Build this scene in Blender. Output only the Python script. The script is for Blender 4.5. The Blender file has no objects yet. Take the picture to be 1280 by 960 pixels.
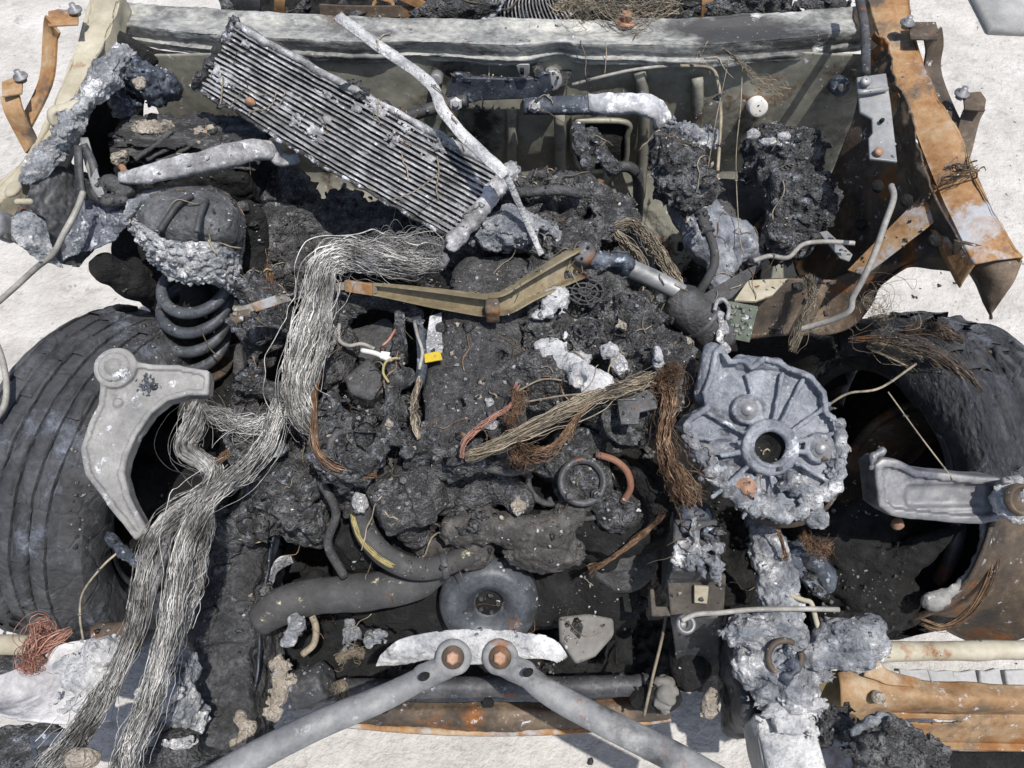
import bpy, bmesh, math, random
import numpy as np
from mathutils import Vector, Matrix

rng = np.random.default_rng(7)
random.seed(7)
scene = bpy.context.scene
COL = scene.collection

# ------------------------------------------------------------------ camera
CAM = np.array([0.0, -0.77, 1.90]); PITCH = math.radians(55.0); FPX = 967.0
FWD = np.array([0, math.cos(PITCH), -math.sin(PITCH)])
UP = np.array([0, math.sin(PITCH), math.cos(PITCH)])
cd = bpy.data.cameras.new('camera'); cam = bpy.data.objects.new('camera', cd); COL.objects.link(cam)
cam.location = CAM; cam.rotation_euler = (math.pi/2 - PITCH, 0, 0)
cd.sensor_fit = 'HORIZONTAL'; cd.sensor_width = 36.0; cd.lens = 36.0*FPX/1280.0
cd.clip_start = 0.05; cd.clip_end = 200
scene.camera = cam

# ------------------------------------------------------------------ light
SUN = np.array([0.20, -0.26, 0.94]); SUN /= np.linalg.norm(SUN)
world = bpy.data.worlds.new('World'); scene.world = world; world.use_nodes = True
wn = world.node_tree.nodes; wl = world.node_tree.links; wn.clear()
wo = wn.new('ShaderNodeOutputWorld'); wb = wn.new('ShaderNodeBackground'); ws = wn.new('ShaderNodeTexSky')
ws.sky_type = 'NISHITA'; ws.sun_disc = False
ws.sun_elevation = math.asin(SUN[2]); ws.sun_rotation = math.atan2(SUN[0], SUN[1])
ws.air_density = 1.0; ws.dust_density = 2.0
wb.inputs[1].default_value = 0.12
wl.new(ws.outputs[0], wb.inputs[0]); wl.new(wb.outputs[0], wo.inputs[0])
sd = bpy.data.lights.new('sun', 'SUN'); sd.energy = 4.5; sd.angle = math.radians(0.55); sd.color = (1.0, 0.96, 0.9)
so = bpy.data.objects.new('sun', sd); COL.objects.link(so)
so.rotation_euler = Vector(SUN).to_track_quat('Z', 'Y').to_euler(); so.location = (1, -1, 4)
scene.view_settings.view_transform = 'Standard'; scene.view_settings.look = 'None'
scene.view_settings.exposure = 0.15; scene.view_settings.gamma = 1.0

# ------------------------------------------------------------------ pixel -> place
def ray(px, py):
    return np.array([1.0, 0, 0])*((px-640)/FPX) + UP*((480-py)/FPX) + FWD
def P(px, py, z):                      # point of that height seen at a pixel
    d = ray(px, py); return CAM + d*((z-CAM[2])/d[2])
def PY(px, py, y):                     # point on the upright plane y
    d = ray(px, py); return CAM + d*((y-CAM[1])/d[1])
def S(px, py, z):                      # metres per pixel there
    return float(np.dot(P(px, py, z)-CAM, FWD))/FPX
def W(*a): return np.array([P(*p) for p in a])

# ------------------------------------------------------------------ noise
TAB = rng.random((64, 64, 64)).astype(np.float32)
def vnoise(p):
    i = np.floor(p).astype(np.int32); f = (p-i).astype(np.float32); f = f*f*f*(f*(f*6-15)+10)
    i &= 63; j = (i+1) & 63
    x0, y0, z0 = i[:, 0], i[:, 1], i[:, 2]; x1, y1, z1 = j[:, 0], j[:, 1], j[:, 2]
    fx, fy, fz = f[:, 0], f[:, 1], f[:, 2]
    a = TAB[x0, y0, z0]*(1-fx)+TAB[x1, y0, z0]*fx; b = TAB[x0, y1, z0]*(1-fx)+TAB[x1, y1, z0]*fx
    c = TAB[x0, y0, z1]*(1-fx)+TAB[x1, y0, z1]*fx; d = TAB[x0, y1, z1]*(1-fx)+TAB[x1, y1, z1]*fx
    return ((a*(1-fy)+b*fy)*(1-fz)+(c*(1-fy)+d*fy)*fz)*2-1
def fbm(p, s, o=3, bil=False):
    p = np.asarray(p, np.float64)*s + 11.3; r = 0; a = 1.0; t = 0
    for k in range(o):
        n = vnoise(p); n = (np.abs(n)*2-0.6) if bil else n
        r = r + a*n; t += a; a *= 0.5; p = p*2.03+5.7
    return r/t*1.6

# ------------------------------------------------------------------ meshes
def mesh(name, V, F):
    me = bpy.data.meshes.new(name); V = np.asarray(V, np.float32)
    if isinstance(F, np.ndarray):
        n, k = F.shape
        me.vertices.add(len(V)); me.vertices.foreach_set('co', V.ravel())
        me.loops.add(n*k); me.loops.foreach_set('vertex_index', F.astype(np.int32).ravel())
        me.polygons.add(n); me.polygons.foreach_set('loop_start', np.arange(0, n*k, k, dtype=np.int32))
        me.polygons.foreach_set('loop_total', np.full(n, k, np.int32))
        me.update(calc_edges=True)
    else:
        me.from_pydata(V.tolist(), [], [list(map(int, f)) for f in F]); me.update()
    return me
ORG = {}
def tag(o, label, cat, group=None):
    o['label'] = label; o['category'] = cat
    if group: o['group'] = group
def thing(name, label, cat, loc, group=None):
    o = bpy.data.objects.new(name, None); COL.objects.link(o); o.empty_display_size = 0.05
    o.location = loc; ORG[o] = np.array(loc, float); tag(o, label, cat, group); return o
def shade(o, smooth, bev):
    if smooth: o.data.polygons.foreach_set('use_smooth', [True]*len(o.data.polygons))
    if bev:
        m = o.modifiers.new('bevel', 'BEVEL'); m.width = bev; m.segments = 2; m.limit_method = 'ANGLE'; m.angle_limit = 0.7
        if not smooth: o.data.polygons.foreach_set('use_smooth', [True]*len(o.data.polygons)); o.data.set_sharp_from_angle(angle=0.6)
def part(name, VF, mat, parent, smooth=True, bev=0, label=None):
    V = np.asarray(VF[0], float) - ORG[parent]
    o = bpy.data.objects.new(name, mesh(name, V, VF[1])); o.data.materials.append(mat); COL.objects.link(o)
    o.parent = parent; ORG[o] = ORG[parent]; shade(o, smooth, bev)
    if label: o['label'] = label
    return o
def solo(name, VF, mat, label, cat, smooth=True, bev=0, group=None, kind=None):
    V = np.asarray(VF[0], float); c = np.array([(V[:, 0].min()+V[:, 0].max())/2, (V[:, 1].min()+V[:, 1].max())/2, V[:, 2].min()])
    o = bpy.data.objects.new(name, mesh(name, V-c, VF[1])); o.data.materials.append(mat); COL.objects.link(o)
    o.location = c; ORG[o] = c; shade(o, smooth, bev)
    if kind == 'structure': o['kind'] = kind
    else:
        tag(o, label, cat, group)
        if kind: o['kind'] = kind
    return o
def join(*vfs):
    V = []; F = []; n = 0
    for v, f in vfs:
        V.append(np.asarray(v, float)); F += [[int(i)+n for i in q] for q in f]; n += len(v)
    return np.concatenate(V), F
def jitter(VF, amp, s, o=3, seed=0.0, bil=False):
    V = np.array(VF[0], float); q = V+seed
    D = np.stack([fbm(q+k*7.1, s, o, bil) for k in range(3)], 1); return V+D*amp, VF[1]

def noisy(VF, amp, s, seed=0): return jitter(VF, amp, s, 3, seed)
def spline(pts, n):
    p = np.asarray(pts, float)
    if len(p) == 2:
        t = np.linspace(0, 1, n)[:, None]; return p[0]*(1-t)+p[1]*t
    q = np.concatenate([[2*p[0]-p[1]], p, [2*p[-1]-p[-2]]]); t = np.linspace(0, len(p)-1, n)
    i = np.minimum(t.astype(int), len(p)-2); f = (t-i)[:, None]
    a, b, c, d = q[i], q[i+1], q[i+2], q[i+3]
    return 0.5*((2*b)+(c-a)*f+(2*a-5*b+4*c-d)*f*f+(3*b-a-3*c+d)*f**3)
def frames(p, up=None):
    T = np.gradient(p, axis=0); T /= np.linalg.norm(T, axis=1)[:, None]+1e-9
    u = np.array([0, 0, 1.0]) if up is None else np.array(up, float)
    if abs(np.dot(u, T[0])) > 0.95: u = np.array([0, 1.0, 0.3])
    N = []; u = u-T[0]*np.dot(u, T[0]); u /= np.linalg.norm(u)
    for t in T:
        u = u-t*np.dot(u, t); u /= np.linalg.norm(u)+1e-9; N.append(u.copy())
    N = np.array(N); return T, N, np.cross(T, N)
def sweep(pts, prof, n=None, up=None, scale=None, cap=True, closed=True):
    """sweep a 2-D profile (side, up) along a path"""
    p = spline(pts, n) if n else np.asarray(pts, float); T, N, B = frames(p, up)
    prof = np.asarray(prof, float); k = len(prof); m = len(p)
    s = np.ones(m) if scale is None else np.interp(np.linspace(0, 1, m), np.linspace(0, 1, len(scale)), scale)
    V = (p[:, None]+B[:, None]*(prof[None, :, :1]*s[:, None, None])+N[:, None]*(prof[None, :, 1:]*s[:, None, None])).reshape(-1, 3)
    F = [[i*k+j, i*k+(j+1) % k, (i+1)*k+(j+1) % k, (i+1)*k+j] for i in range(m-1) for j in range(k if closed else k-1)]
    if cap and closed: F += [list(range(k))[::-1], list(range((m-1)*k, m*k))]
    return V, F
def circ(r, k=10): a = np.arange(k)*2*math.pi/k; return np.stack([np.cos(a)*r, np.sin(a)*r], 1)
def tube(pts, r, n=None, k=10, **kw):
    if np.ndim(r): return sweep(pts, circ(1.0, k), n, scale=r, **kw)
    return sweep(pts, circ(r, k), n, **kw)
def lathe(prof, c, axis, n=48, a0=0, a1=2*math.pi, ref=None):
    """profile (radius, height along axis)"""
    axis = np.array(axis, float); axis /= np.linalg.norm(axis)
    r0 = np.array([0, 0, 1.0]) if ref is None else np.array(ref, float)
    if abs(np.dot(r0, axis)) > 0.95: r0 = np.array([1.0, 0, 0])
    u = r0-axis*np.dot(r0, axis); u /= np.linalg.norm(u); v = np.cross(axis, u)
    full = abs(a1-a0-2*math.pi) < 1e-6; m = n if full else n+1
    A = a0+(a1-a0)*np.arange(m)/n; pr = np.asarray(prof, float); k = len(pr)
    V = (np.array(c)+axis*pr[None, :, 1:]+(u*np.cos(A)[:, None]+v*np.sin(A)[:, None])[:, None]*pr[None, :, :1]).reshape(-1, 3)
    F = [[i*k+j, ((i+1) % m)*k+j, ((i+1) % m)*k+j+1, i*k+j+1] for i in range(n) for j in range(k-1)]
    return V, F
def obox(c, ux, uy, uz):
    c, ux, uy, uz = map(lambda a: np.array(a, float), (c, ux, uy, uz))
    V = [c+ux*a+uy*b+uz*d for a in (-1, 1) for b in (-1, 1) for d in (-1, 1)]
    return np.array(V), [[0, 1, 3, 2], [4, 6, 7, 5], [0, 4, 5, 1], [2, 3, 7, 6], [0, 2, 6, 4], [1, 5, 7, 3]]
def plate(poly, thick, n=None):
    """closed outline of world points, given a thickness along its normal"""
    p = np.asarray(poly, float); k = len(p)
    if n is None:
        n = np.zeros(3)
        for i in range(k): n += np.cross(p[i]-p[0], p[(i+1) % k]-p[0])
        n /= np.linalg.norm(n)+1e-12
        if np.dot(n, CAM-p.mean(0)) < 0: n = -n
    n = np.array(n, float)
    V = np.concatenate([p, p-n*thick])
    F = [list(range(k)), list(range(2*k-1, k-1, -1))]+[[i, i+k, (i+1) % k+k, (i+1) % k] for i in range(k)]
    return V, F
def sheet(net, nu, nv, thick, amp=0.0, ns=12, rag=0.0, holes=None, seed=0.0, fine=0.0):
    """smooth surface through a net of points (rows of columns), with thickness, dents, ragged rim and holes"""
    net = np.asarray(net, float)
    A = np.stack([spline(r, nu) for r in net]); G = np.stack([spline(A[:, i], nv) for i in range(nu)], 1)
    U, Vv = np.meshgrid(np.linspace(0, 1, nu), np.linspace(0, 1, nv))
    flat = G.reshape(-1, 3)
    du = np.gradient(G, axis=1); dv = np.gradient(G, axis=0); N = np.cross(du, dv); N /= np.linalg.norm(N, axis=2)[..., None]+1e-12
    if np.dot(N.reshape(-1, 3).mean(0), CAM-flat.mean(0)) < 0: N = -N
    if amp: G = G+N*(fbm(flat+seed, ns, 3).reshape(nv, nu)*amp)[..., None]
    if fine: G = G+N*(fbm(flat+seed, 90, 2, True).reshape(nv, nu)*fine)[..., None]
    keep = np.ones((nv-1, nu-1), bool)
    uc = (U[:-1, :-1]+U[1:, 1:])/2; vc = (Vv[:-1, :-1]+Vv[1:, 1:])/2
    if rag:
        e = np.minimum(np.minimum(uc, 1-uc), np.minimum(vc, 1-vc))
        nz = fbm(flat+seed+3.3, 22, 3).reshape(nv, nu)[:-1, :-1]
        keep &= e > rag*(0.35+0.9*nz)
    if holes:
        for hu, hv, ru, rv in holes: keep &= ((uc-hu)/ru)**2+((vc-hv)/rv)**2+0.35*fbm(flat+seed, 40, 2).reshape(nv, nu)[:-1, :-1] > 1
    idx = np.arange(nu*nv).reshape(nv, nu)
    Q = np.stack([idx[:-1, :-1], idx[:-1, 1:], idx[1:, 1:], idx[1:, :-1]], -1)[keep]
    V = np.concatenate([G.reshape(-1, 3), (G-N*thick).reshape(-1, 3)]); m = nu*nv
    E = np.concatenate([Q[:, [0, 1]], Q[:, [1, 2]], Q[:, [2, 3]], Q[:, [3, 0]]])
    key = np.sort(E, 1); _, inv, cnt = np.unique(key[:, 0].astype(np.int64)*m*4+key[:, 1], return_inverse=True, return_counts=True)
    R = E[cnt[inv] == 1]
    F = np.concatenate([Q, Q[:, ::-1]+m, np.stack([R[:, 1], R[:, 0], R[:, 0]+m, R[:, 1]+m], 1)])
    used = np.zeros(2*m, bool); used[F.ravel()] = True; rm = np.cumsum(used)-1
    return V[used], rm[F]

# ---- lumps: signed distance field -> surface nets
def sdf_prims(prims, X, k):
    d = np.full(len(X), 9.0, np.float32)
    for pr in prims:
        t = pr[0]; neg = t[0] == '-'; t = t.lstrip('-')
        if t == 'e':
            _, c, r, rz = pr; q = X-np.array(c, np.float32); cs, sn = math.cos(rz), math.sin(rz)
            q = np.stack([q[:, 0]*cs+q[:, 1]*sn, -q[:, 0]*sn+q[:, 1]*cs, q[:, 2]], 1)/np.array(r, np.float32)
            e = (np.linalg.norm(q, axis=1)-1)*min(r)
        elif t == 'b':
            _, c, hf, rz, rd = pr; q = X-np.array(c, np.float32); cs, sn = math.cos(rz), math.sin(rz)
            q = np.abs(np.stack([q[:, 0]*cs+q[:, 1]*sn, -q[:, 0]*sn+q[:, 1]*cs, q[:, 2]], 1))-(np.array(hf, np.float32)-rd)
            e = np.linalg.norm(np.maximum(q, 0), axis=1)+np.minimum(q.max(1), 0)-rd
        elif t == 'c':
            _, a, b, ra, rb = pr; a = np.array(a, np.float32); ab = np.array(b, np.float32)-a
            h = np.clip((X-a)@ab/(ab@ab+1e-9), 0, 1); e = np.linalg.norm(X-a-h[:, None]*ab, axis=1)-(ra+(rb-ra)*h)
        elif t == 'y':                                     # cylinder a-b radius r, edge rounding
            _, a, b, r, rd = pr; a = np.array(a, np.float32); ab = np.array(b, np.float32)-a; L = np.linalg.norm(ab); ab = ab/L
            h = (X-a)@ab; rad = np.linalg.norm(X-a-h[:, None]*ab, axis=1)
            q = np.stack([rad-r+rd, np.abs(h-L/2)-L/2+rd], 1)
            e = np.linalg.norm(np.maximum(q, 0), axis=1)+np.minimum(q.max(1), 0)-rd
        elif t == 'p':                                     # outline in x,y with z range and a raised rim
            _, poly, z0, z1, rim, rimh = pr; poly = np.asarray(poly, np.float32); dd = np.full(len(X), 9.0, np.float32); ins = np.zeros(len(X), bool)
            for i in range(len(poly)):
                a, b = poly[i], poly[(i+1) % len(poly)]; e_ = b-a; w = X[:, :2]-a
                h = np.clip((w@e_)/(e_@e_+1e-12), 0, 1); dd = np.minimum(dd, np.linalg.norm(w-h[:, None]*e_, axis=1))
                c1 = (a[1] > X[:, 1]) != (b[1] > X[:, 1])
                ins ^= c1 & (X[:, 0] < (b[0]-a[0])*(X[:, 1]-a[1])/(b[1]-a[1]+1e-12)+a[0])
            d2 = np.where(ins, -dd, dd)
            top = z1+np.where(d2 > -rim, rimh, 0) if rimh else z1
            q = np.stack([d2+0.004, np.maximum(X[:, 2]-top, z0-X[:, 2])+0.004], 1)
            e = np.linalg.norm(np.maximum(q, 0), axis=1)+np.minimum(q.max(1), 0)-0.004
        if neg: d = np.maximum(d, -e)
        elif k > 0:
            h = np.clip(0.5+0.5*(e-d)/k, 0, 1); d = e*(1-h)+d*h-k*h*(1-h)
        else: d = np.minimum(d, e)
    return d
def bounds(prims):
    lo = np.full(3, 9.0); hi = np.full(3, -9.0)
    for pr in prims:
        if pr[0][0] == '-': continue
        if pr[0] == 'e': c = np.array(pr[1]); r = np.array([max(pr[2][:2])]*2+[pr[2][2]]); a, b = c-r, c+r
        elif pr[0] == 'b': c = np.array(pr[1]); r = np.array([math.hypot(pr[2][0], pr[2][1])]*2+[pr[2][2]]) if pr[3] else np.array(pr[2]); a, b = c-r, c+r
        elif pr[0] == 'p': q = np.asarray(pr[1]); a = np.array([*q.min(0), pr[2]]); b = np.array([*q.max(0), pr[3]+max(0, pr[5])])
        else: r = max(pr[3], pr[4]) if pr[0] == 'c' else pr[3]; a = np.minimum(pr[1], pr[2])-r; b = np.maximum(pr[1], pr[2])+r
        lo = np.minimum(lo, a); hi = np.maximum(hi, b)
    return lo, hi
def nets(prims, h=0.005, disp=(), k=0.0, seed=0.0, frame=None):
    """disp: (amplitude, frequency, octaves, billow)"""
    lo, hi = bounds(prims); pad = 2.5*h+sum(d[0] for d in disp)*0.9+k*0.3; lo = lo-pad; hi = hi+pad
    n = np.maximum(np.ceil((hi-lo)/h).astype(int)+1, 4)
    ax = [lo[i]+h*np.arange(n[i]) for i in range(3)]
    X = np.stack(np.meshgrid(*ax, indexing='ij'), -1).reshape(-1, 3).astype(np.float32)
    d = sdf_prims(prims, X, k)
    near = np.abs(d) < pad+h
    for a, s, o, b in disp: d[near] -= a*((.85 if (hi-lo).max() < .16 else .55) if b else 1.0)*fbm(X[near]+seed, s, o, b).astype(np.float32)
    D = d.reshape(n); D[0] = D[-1] = 1; D[:, 0] = D[:, -1] = 1; D[:, :, 0] = D[:, :, -1] = 1
    ins = D < 0; c = n-1
    acc = np.zeros((*c, 3), np.float32); cnt = np.zeros(c, np.float32)
    sl = lambda o: tuple(slice(o[i], o[i]+c[i]) for i in range(3))
    cs = [(i, j, l) for i in (0, 1) for j in (0, 1) for l in (0, 1)]
    for a in cs:
        for axis in range(3):
            if a[axis]: continue
            b = list(a); b[axis] = 1
            da, db = D[sl(a)], D[sl(b)]; cr = (da < 0) != (db < 0)
            t = np.where(cr, da/(da-db+1e-12), 0)
            for q in range(3): acc[..., q] += np.where(cr, a[q]+(t if q == axis else 0), 0)
            cnt += cr
    act = cnt > 0; idx = np.full(c, -1, np.int64); idx[act] = np.arange(act.sum())
    V = lo+h*(np.argwhere(act)+acc[act]/cnt[act][:, None])
    Q = []
    for axis in range(3):
        u, v = (axis+1) % 3, (axis+2) % 3
        sa = [slice(None)]*3; sb = [slice(None)]*3; sa[axis] = slice(0, -1); sb[axis] = slice(1, None)
        A, B = ins[tuple(sa)], ins[tuple(sb)]; e = np.argwhere(A != B)
        e = e[(e[:, u] > 0) & (e[:, v] > 0) & (e[:, u] < c[u]) & (e[:, v] < c[v])]
        def at(du, dv):
            g = e.copy(); g[:, u] -= du; g[:, v] -= dv; return idx[g[:, 0], g[:, 1], g[:, 2]]
        q = np.stack([at(0, 0), at(1, 0), at(1, 1), at(0, 1)], 1)
        fl = ~A[e[:, 0], e[:, 1], e[:, 2]]; q[fl] = q[fl][:, ::-1]; Q.append(q)
    F = np.concatenate(Q)
    if frame is not None:
        o, ux, uy, uz = frame; V = np.array(o)+V[:, :1]*ux+V[:, 1:2]*uy+V[:, 2:]*uz
    return V, F
def frame_at(c, nrm, xdir=(1, 0, 0)):
    n = np.array(nrm, float); n /= np.linalg.norm(n); x = np.array(xdir, float); x = x-n*np.dot(x, n); x /= np.linalg.norm(x)
    return np.array(c, float), x, np.cross(n, x), n
def local(fr, pts): return np.stack([(pts-fr[0])@fr[1], (pts-fr[0])@fr[2]], 1)
def onplane(fr, px, py):
    d = ray(px, py); t = np.dot(fr[0]-CAM, fr[3])/np.dot(d, fr[3]); return CAM+d*t
# pixel-based primitives
def E(px, py, z, rx, ry, rz, rot=0):
    s = S(px, py, z); return ('e', P(px, py, z), (rx*s, ry*s, rz), rot)
def B(x0, y0, x1, y1, z, h, rd=0.02, rot=0):
    cx, cy = (x0+x1)/2, (y0+y1)/2; c = P(cx, cy, z); hx = abs(P(x1, cy, z)[0]-P(x0, cy, z)[0])/2; hy = abs(P(cx, y0, z)[1]-P(cx, y1, z)[1])/2
    return ('b', (c[0], c[1], z-h/2), (hx, hy, h/2), rot, min(rd, hx*.95, hy*.95, h*.47))
def C(a, b, ra, rb=None):
    rb = ra if rb is None else rb; return ('c', P(*a), P(*b), ra*S(*a), rb*S(*b))
def chain(pts, rs):
    rs = [rs]*len(pts) if np.ndim(rs) == 0 else rs
    return [C(pts[i], pts[i+1], rs[i], rs[i+1]) for i in range(len(pts)-1)]

# ---- fibre bundles
def strands(path, R, n, r=0.0007, seg=50, fray=0.1, wav=0.25, seed=0, twist=0.0, loose=0.04, k=3, short=0.0, kink=.06):
    g = np.random.default_rng(seed); n = int(n*1.9); r *= .6; wav *= .7; R = np.array(R)*.86; p = spline(path, seg); T, N, Bn = frames(p); t = np.linspace(0, 1, seg)
    Rr = np.interp(t, np.linspace(0, 1, len(R)), R) if np.ndim(R) else np.full(seg, R)
    V = []; F = []; c0 = 0; ca = np.arange(k)*2*math.pi/k
    ny = max(3, min(16, n//22)); yarn = [(g.uniform(0, 6.283), math.sqrt(g.random())) for _ in range(ny)]; nk = max(4, seg//3); tk = np.linspace(0, 1, nk)
    for s in range(n):
        yn = yarn[g.integers(len(yarn))]; a = yn[0]+g.normal(0, .22); rad = min(1.15, abs(yn[1]+g.normal(0, .10))); f1, f2 = g.uniform(1, 4, 2); ph = g.uniform(0, 6.283, 4)
        ang = a+twist*t+wav*2*np.sin(f1*3*t+ph[0]); rr = rad*(1+wav*np.sin(f2*4*t+ph[1]))
        if g.random() < fray: rr = rr*(1+.9*np.clip(np.sin(math.pi*t*g.uniform(.7, 3)+ph[2]), 0, 1)**2)
        if g.random() < loose:
            rr = rr*(1+1.8*np.clip((t-g.uniform(0, .9))*g.uniform(-3, 3), 0, 1)**1.5)
        i0, i1 = 0, seg
        if short and g.random() < short:
            i0 = int(g.uniform(0, .6)*seg); i1 = min(seg, i0+int(g.uniform(.2, .5)*seg)+3)
        else: i0 = int(g.uniform(0, .05)*seg); i1 = seg-int(g.uniform(0, .07)*seg)
        q = p+(N*np.cos(ang)[:, None]+Bn*np.sin(ang)[:, None])*(rr*Rr)[:, None]
        kx, ky = [np.interp(t, tk, g.normal(0, 1, nk)) for _ in (0, 1)]; q = q+(N*kx[:, None]+Bn*ky[:, None])*(np.minimum(Rr, .03)*kink)[:, None]
        q = q[i0:i1]; m = len(q); w = r*g.uniform(.6, 1.4)*(2.0 if g.random() < .05 else 1.0)
        nn = N[i0:i1]; bb = Bn[i0:i1]
        vv = (q[:, None]+w*(nn[:, None]*np.cos(ca)[None, :, None]+bb[:, None]*np.sin(ca)[None, :, None])).reshape(-1, 3)
        ii = np.arange(m-1)[:, None]*k; jj = np.arange(k)[None]; j2 = (jj+1) % k
        F.append(np.stack([ii+jj, ii+j2, ii+k+j2, ii+k+jj], -1).reshape(-1, 4)+c0); V.append(vv); c0 += m*k
    return np.concatenate(V), np.concatenate(F)

# ------------------------------------------------------------------ materials
def mat(name, cols, scale=25, ash=0.0, ashcol=(.62, .64, .68), ashs=45, rust=0.0, rustcol=(.30, .11, .03), rs=9, rough=.85, metal=0.0,
        bump=.5, bs=110, bd=.004, dirt=0.0, dirtcol=(.02, .02, .02), ds=7, island=0.0, spec=.35, stretch=None, crack=0.0, cs=40, spk=0.0, pit=0.0, ps=150, fine=.35):
    m = bpy.data.materials.new(name); m.use_nodes = True; nt = m.node_tree; N = nt.nodes; L = nt.links; N.clear()
    out = N.new('ShaderNodeOutputMaterial'); bs_ = N.new('ShaderNodeBsdfPrincipled'); L.new(bs_.outputs[0], out.inputs[0])
    tc = N.new('ShaderNodeTexCoord'); src = tc.outputs['Object']
    if stretch:
        mp = N.new('ShaderNodeMapping'); mp.inputs['Scale'].default_value = stretch; L.new(src, mp.inputs[0]); src = mp.outputs[0]
    def noise(s, det=6, ro=.6):
        n = N.new('ShaderNodeTexNoise'); n.inputs['Scale'].default_value = s; n.inputs['Detail'].default_value = det; n.inputs['Roughness'].default_value = ro
        L.new(src, n.inputs['Vector']); return n.outputs['Fac']
    def rng_(v, a, b, lo=0, hi=1):
        r = N.new('ShaderNodeMapRange'); r.inputs[1].default_value = a; r.inputs[2].default_value = b; r.inputs[3].default_value = lo; r.inputs[4].default_value = hi
        L.new(v, r.inputs[0]); return r.outputs[0]
    def mixc(f, a, b):
        x = N.new('ShaderNodeMix'); x.data_type = 'RGBA'; L.new(f, x.inputs[0])
        for v, i in ((a, 6), (b, 7)):
            if isinstance(v, tuple): x.inputs[i].default_value = (*v, 1)
            else: L.new(v, x.inputs[i])
        return x.outputs[2]
    def mul(a, b):
        x = N.new('ShaderNodeMath'); x.operation = 'MULTIPLY'
        for v, i in ((a, 0), (b, 1)):
            if isinstance(v, (int, float)): x.inputs[i].default_value = v
            else: L.new(v, x.inputs[i])
        return x.outputs[0]
    base = noise(scale, 12, .7)
    if fine:
        ad0 = N.new('ShaderNodeMath'); ad0.operation = 'ADD'; L.new(base, ad0.inputs[0]); L.new(rng_(noise(scale*9, 8, .7), 0, 1, -fine*.5, fine*.5), ad0.inputs[1]); base = ad0.outputs[0]
    rp = N.new('ShaderNodeValToRGB'); L.new(base, rp.inputs[0])
    while len(rp.color_ramp.elements) < len(cols): rp.color_ramp.elements.new(.5)
    for i, c in enumerate(cols):
        rp.color_ramp.elements[i].position = .32+.36*i/max(1, len(cols)-1); rp.color_ramp.elements[i].color = (*c, 1)
    col = rp.outputs[0]
    if island:
        g = N.new('ShaderNodeNewGeometry'); h = N.new('ShaderNodeHueSaturation'); L.new(col, h.inputs['Color'])
        L.new(rng_(g.outputs['Random Per Island'], 0, 1, 1-island, 1+island), h.inputs['Value']); col = h.outputs[0]
    if spk: col = mixc(mul(rng_(noise(420, 3, .6), .62, .72), spk), col, (.35, .35, .36))
    if rust: col = mixc(rng_(noise(rs, 8, .68), .62-.28*rust, .70-.26*rust), col, mixc(noise(60, 5), rustcol, tuple(c*.35 for c in rustcol)))
    if dirt: col = mixc(rng_(noise(ds, 9, .66), .64-.3*dirt, .74-.26*dirt), col, dirtcol)
    hgt = noise(bs, 7, .65)
    if ash:
        a = mul(rng_(noise(ashs, 10, .72), .62-.27*ash, .70-.25*ash), rng_(noise(ashs*4.2, 4, .6), .30, .52, .25, 1))
        col = mixc(a, col, mixc(noise(ashs*.6, 6), ashcol, tuple(min(1, c*1.35) for c in ashcol)))
        ad = N.new('ShaderNodeMath'); ad.operation = 'ADD'; L.new(hgt, ad.inputs[0]); L.new(mul(a, .5), ad.inputs[1]); hgt = ad.outputs[0]
    if pit:
        pv = N.new('ShaderNodeTexVoronoi'); pv.inputs['Scale'].default_value = ps; L.new(src, pv.inputs['Vector'])
        pm = mul(rng_(pv.outputs['Distance'], .12, .5), rng_(noise(ps*.2, 4), .42, .55)); ad = N.new('ShaderNodeMath'); ad.operation = 'ADD'; L.new(hgt, ad.inputs[0]); L.new(mul(pm, pit), ad.inputs[1]); hgt = ad.outputs[0]
    if crack:
        v = N.new('ShaderNodeTexVoronoi'); v.feature = 'DISTANCE_TO_EDGE'; v.inputs['Scale'].default_value = cs
        wv = N.new('ShaderNodeMix'); wv.data_type = 'VECTOR'; wv.inputs[0].default_value = .06; nn = N.new('ShaderNodeTexNoise'); nn.inputs['Scale'].default_value = cs*.6
        L.new(src, nn.inputs['Vector']); L.new(src, wv.inputs[4]); L.new(nn.outputs['Color'], wv.inputs[5]); L.new(wv.outputs[1], v.inputs['Vector'])
        ad = N.new('ShaderNodeMath'); ad.operation = 'ADD'; L.new(hgt, ad.inputs[0]); L.new(mul(rng_(v.outputs['Distance'], 0, .07), crack), ad.inputs[1]); hgt = ad.outputs[0]
    L.new(col, bs_.inputs['Base Color'])
    L.new(rng_(noise(scale*1.7, 4), .3, .7, max(.1, rough-.14), min(1, rough+.1)), bs_.inputs['Roughness'])
    bs_.inputs['Metallic'].default_value = metal; bs_.inputs['Specular IOR Level'].default_value = spec
    bn = N.new('ShaderNodeBump'); bn.inputs['Strength'].default_value = bump; bn.inputs['Distance'].default_value = bd
    L.new(hgt, bn.inputs['Height']); L.new(bn.outputs[0], bs_.inputs['Normal'])
    return m
K = lambda v: (v, v, v*1.03)
m_char = mat('charred_crust', [K(.010), K(.050), K(.24)], 34, ash=.18, ashcol=(.40, .40, .40), bump=1, bs=130, bd=.012, spk=.8, spec=.6, rough=.62, pit=.5, ps=150, fine=.6)
m_char2 = mat('charred_plastic', [K(.022), K(.052), K(.11)], 22, ash=.04, ashcol=(.3, .32, .36), bump=.8, bs=70, bd=.009, rough=.6, spec=.5)
m_soot = mat('soot_black', [K(.006), K(.012), K(.028)], 22, ash=.05, ashcol=(.12, .12, .125), bump=1, bs=70, bd=.014)
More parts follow.
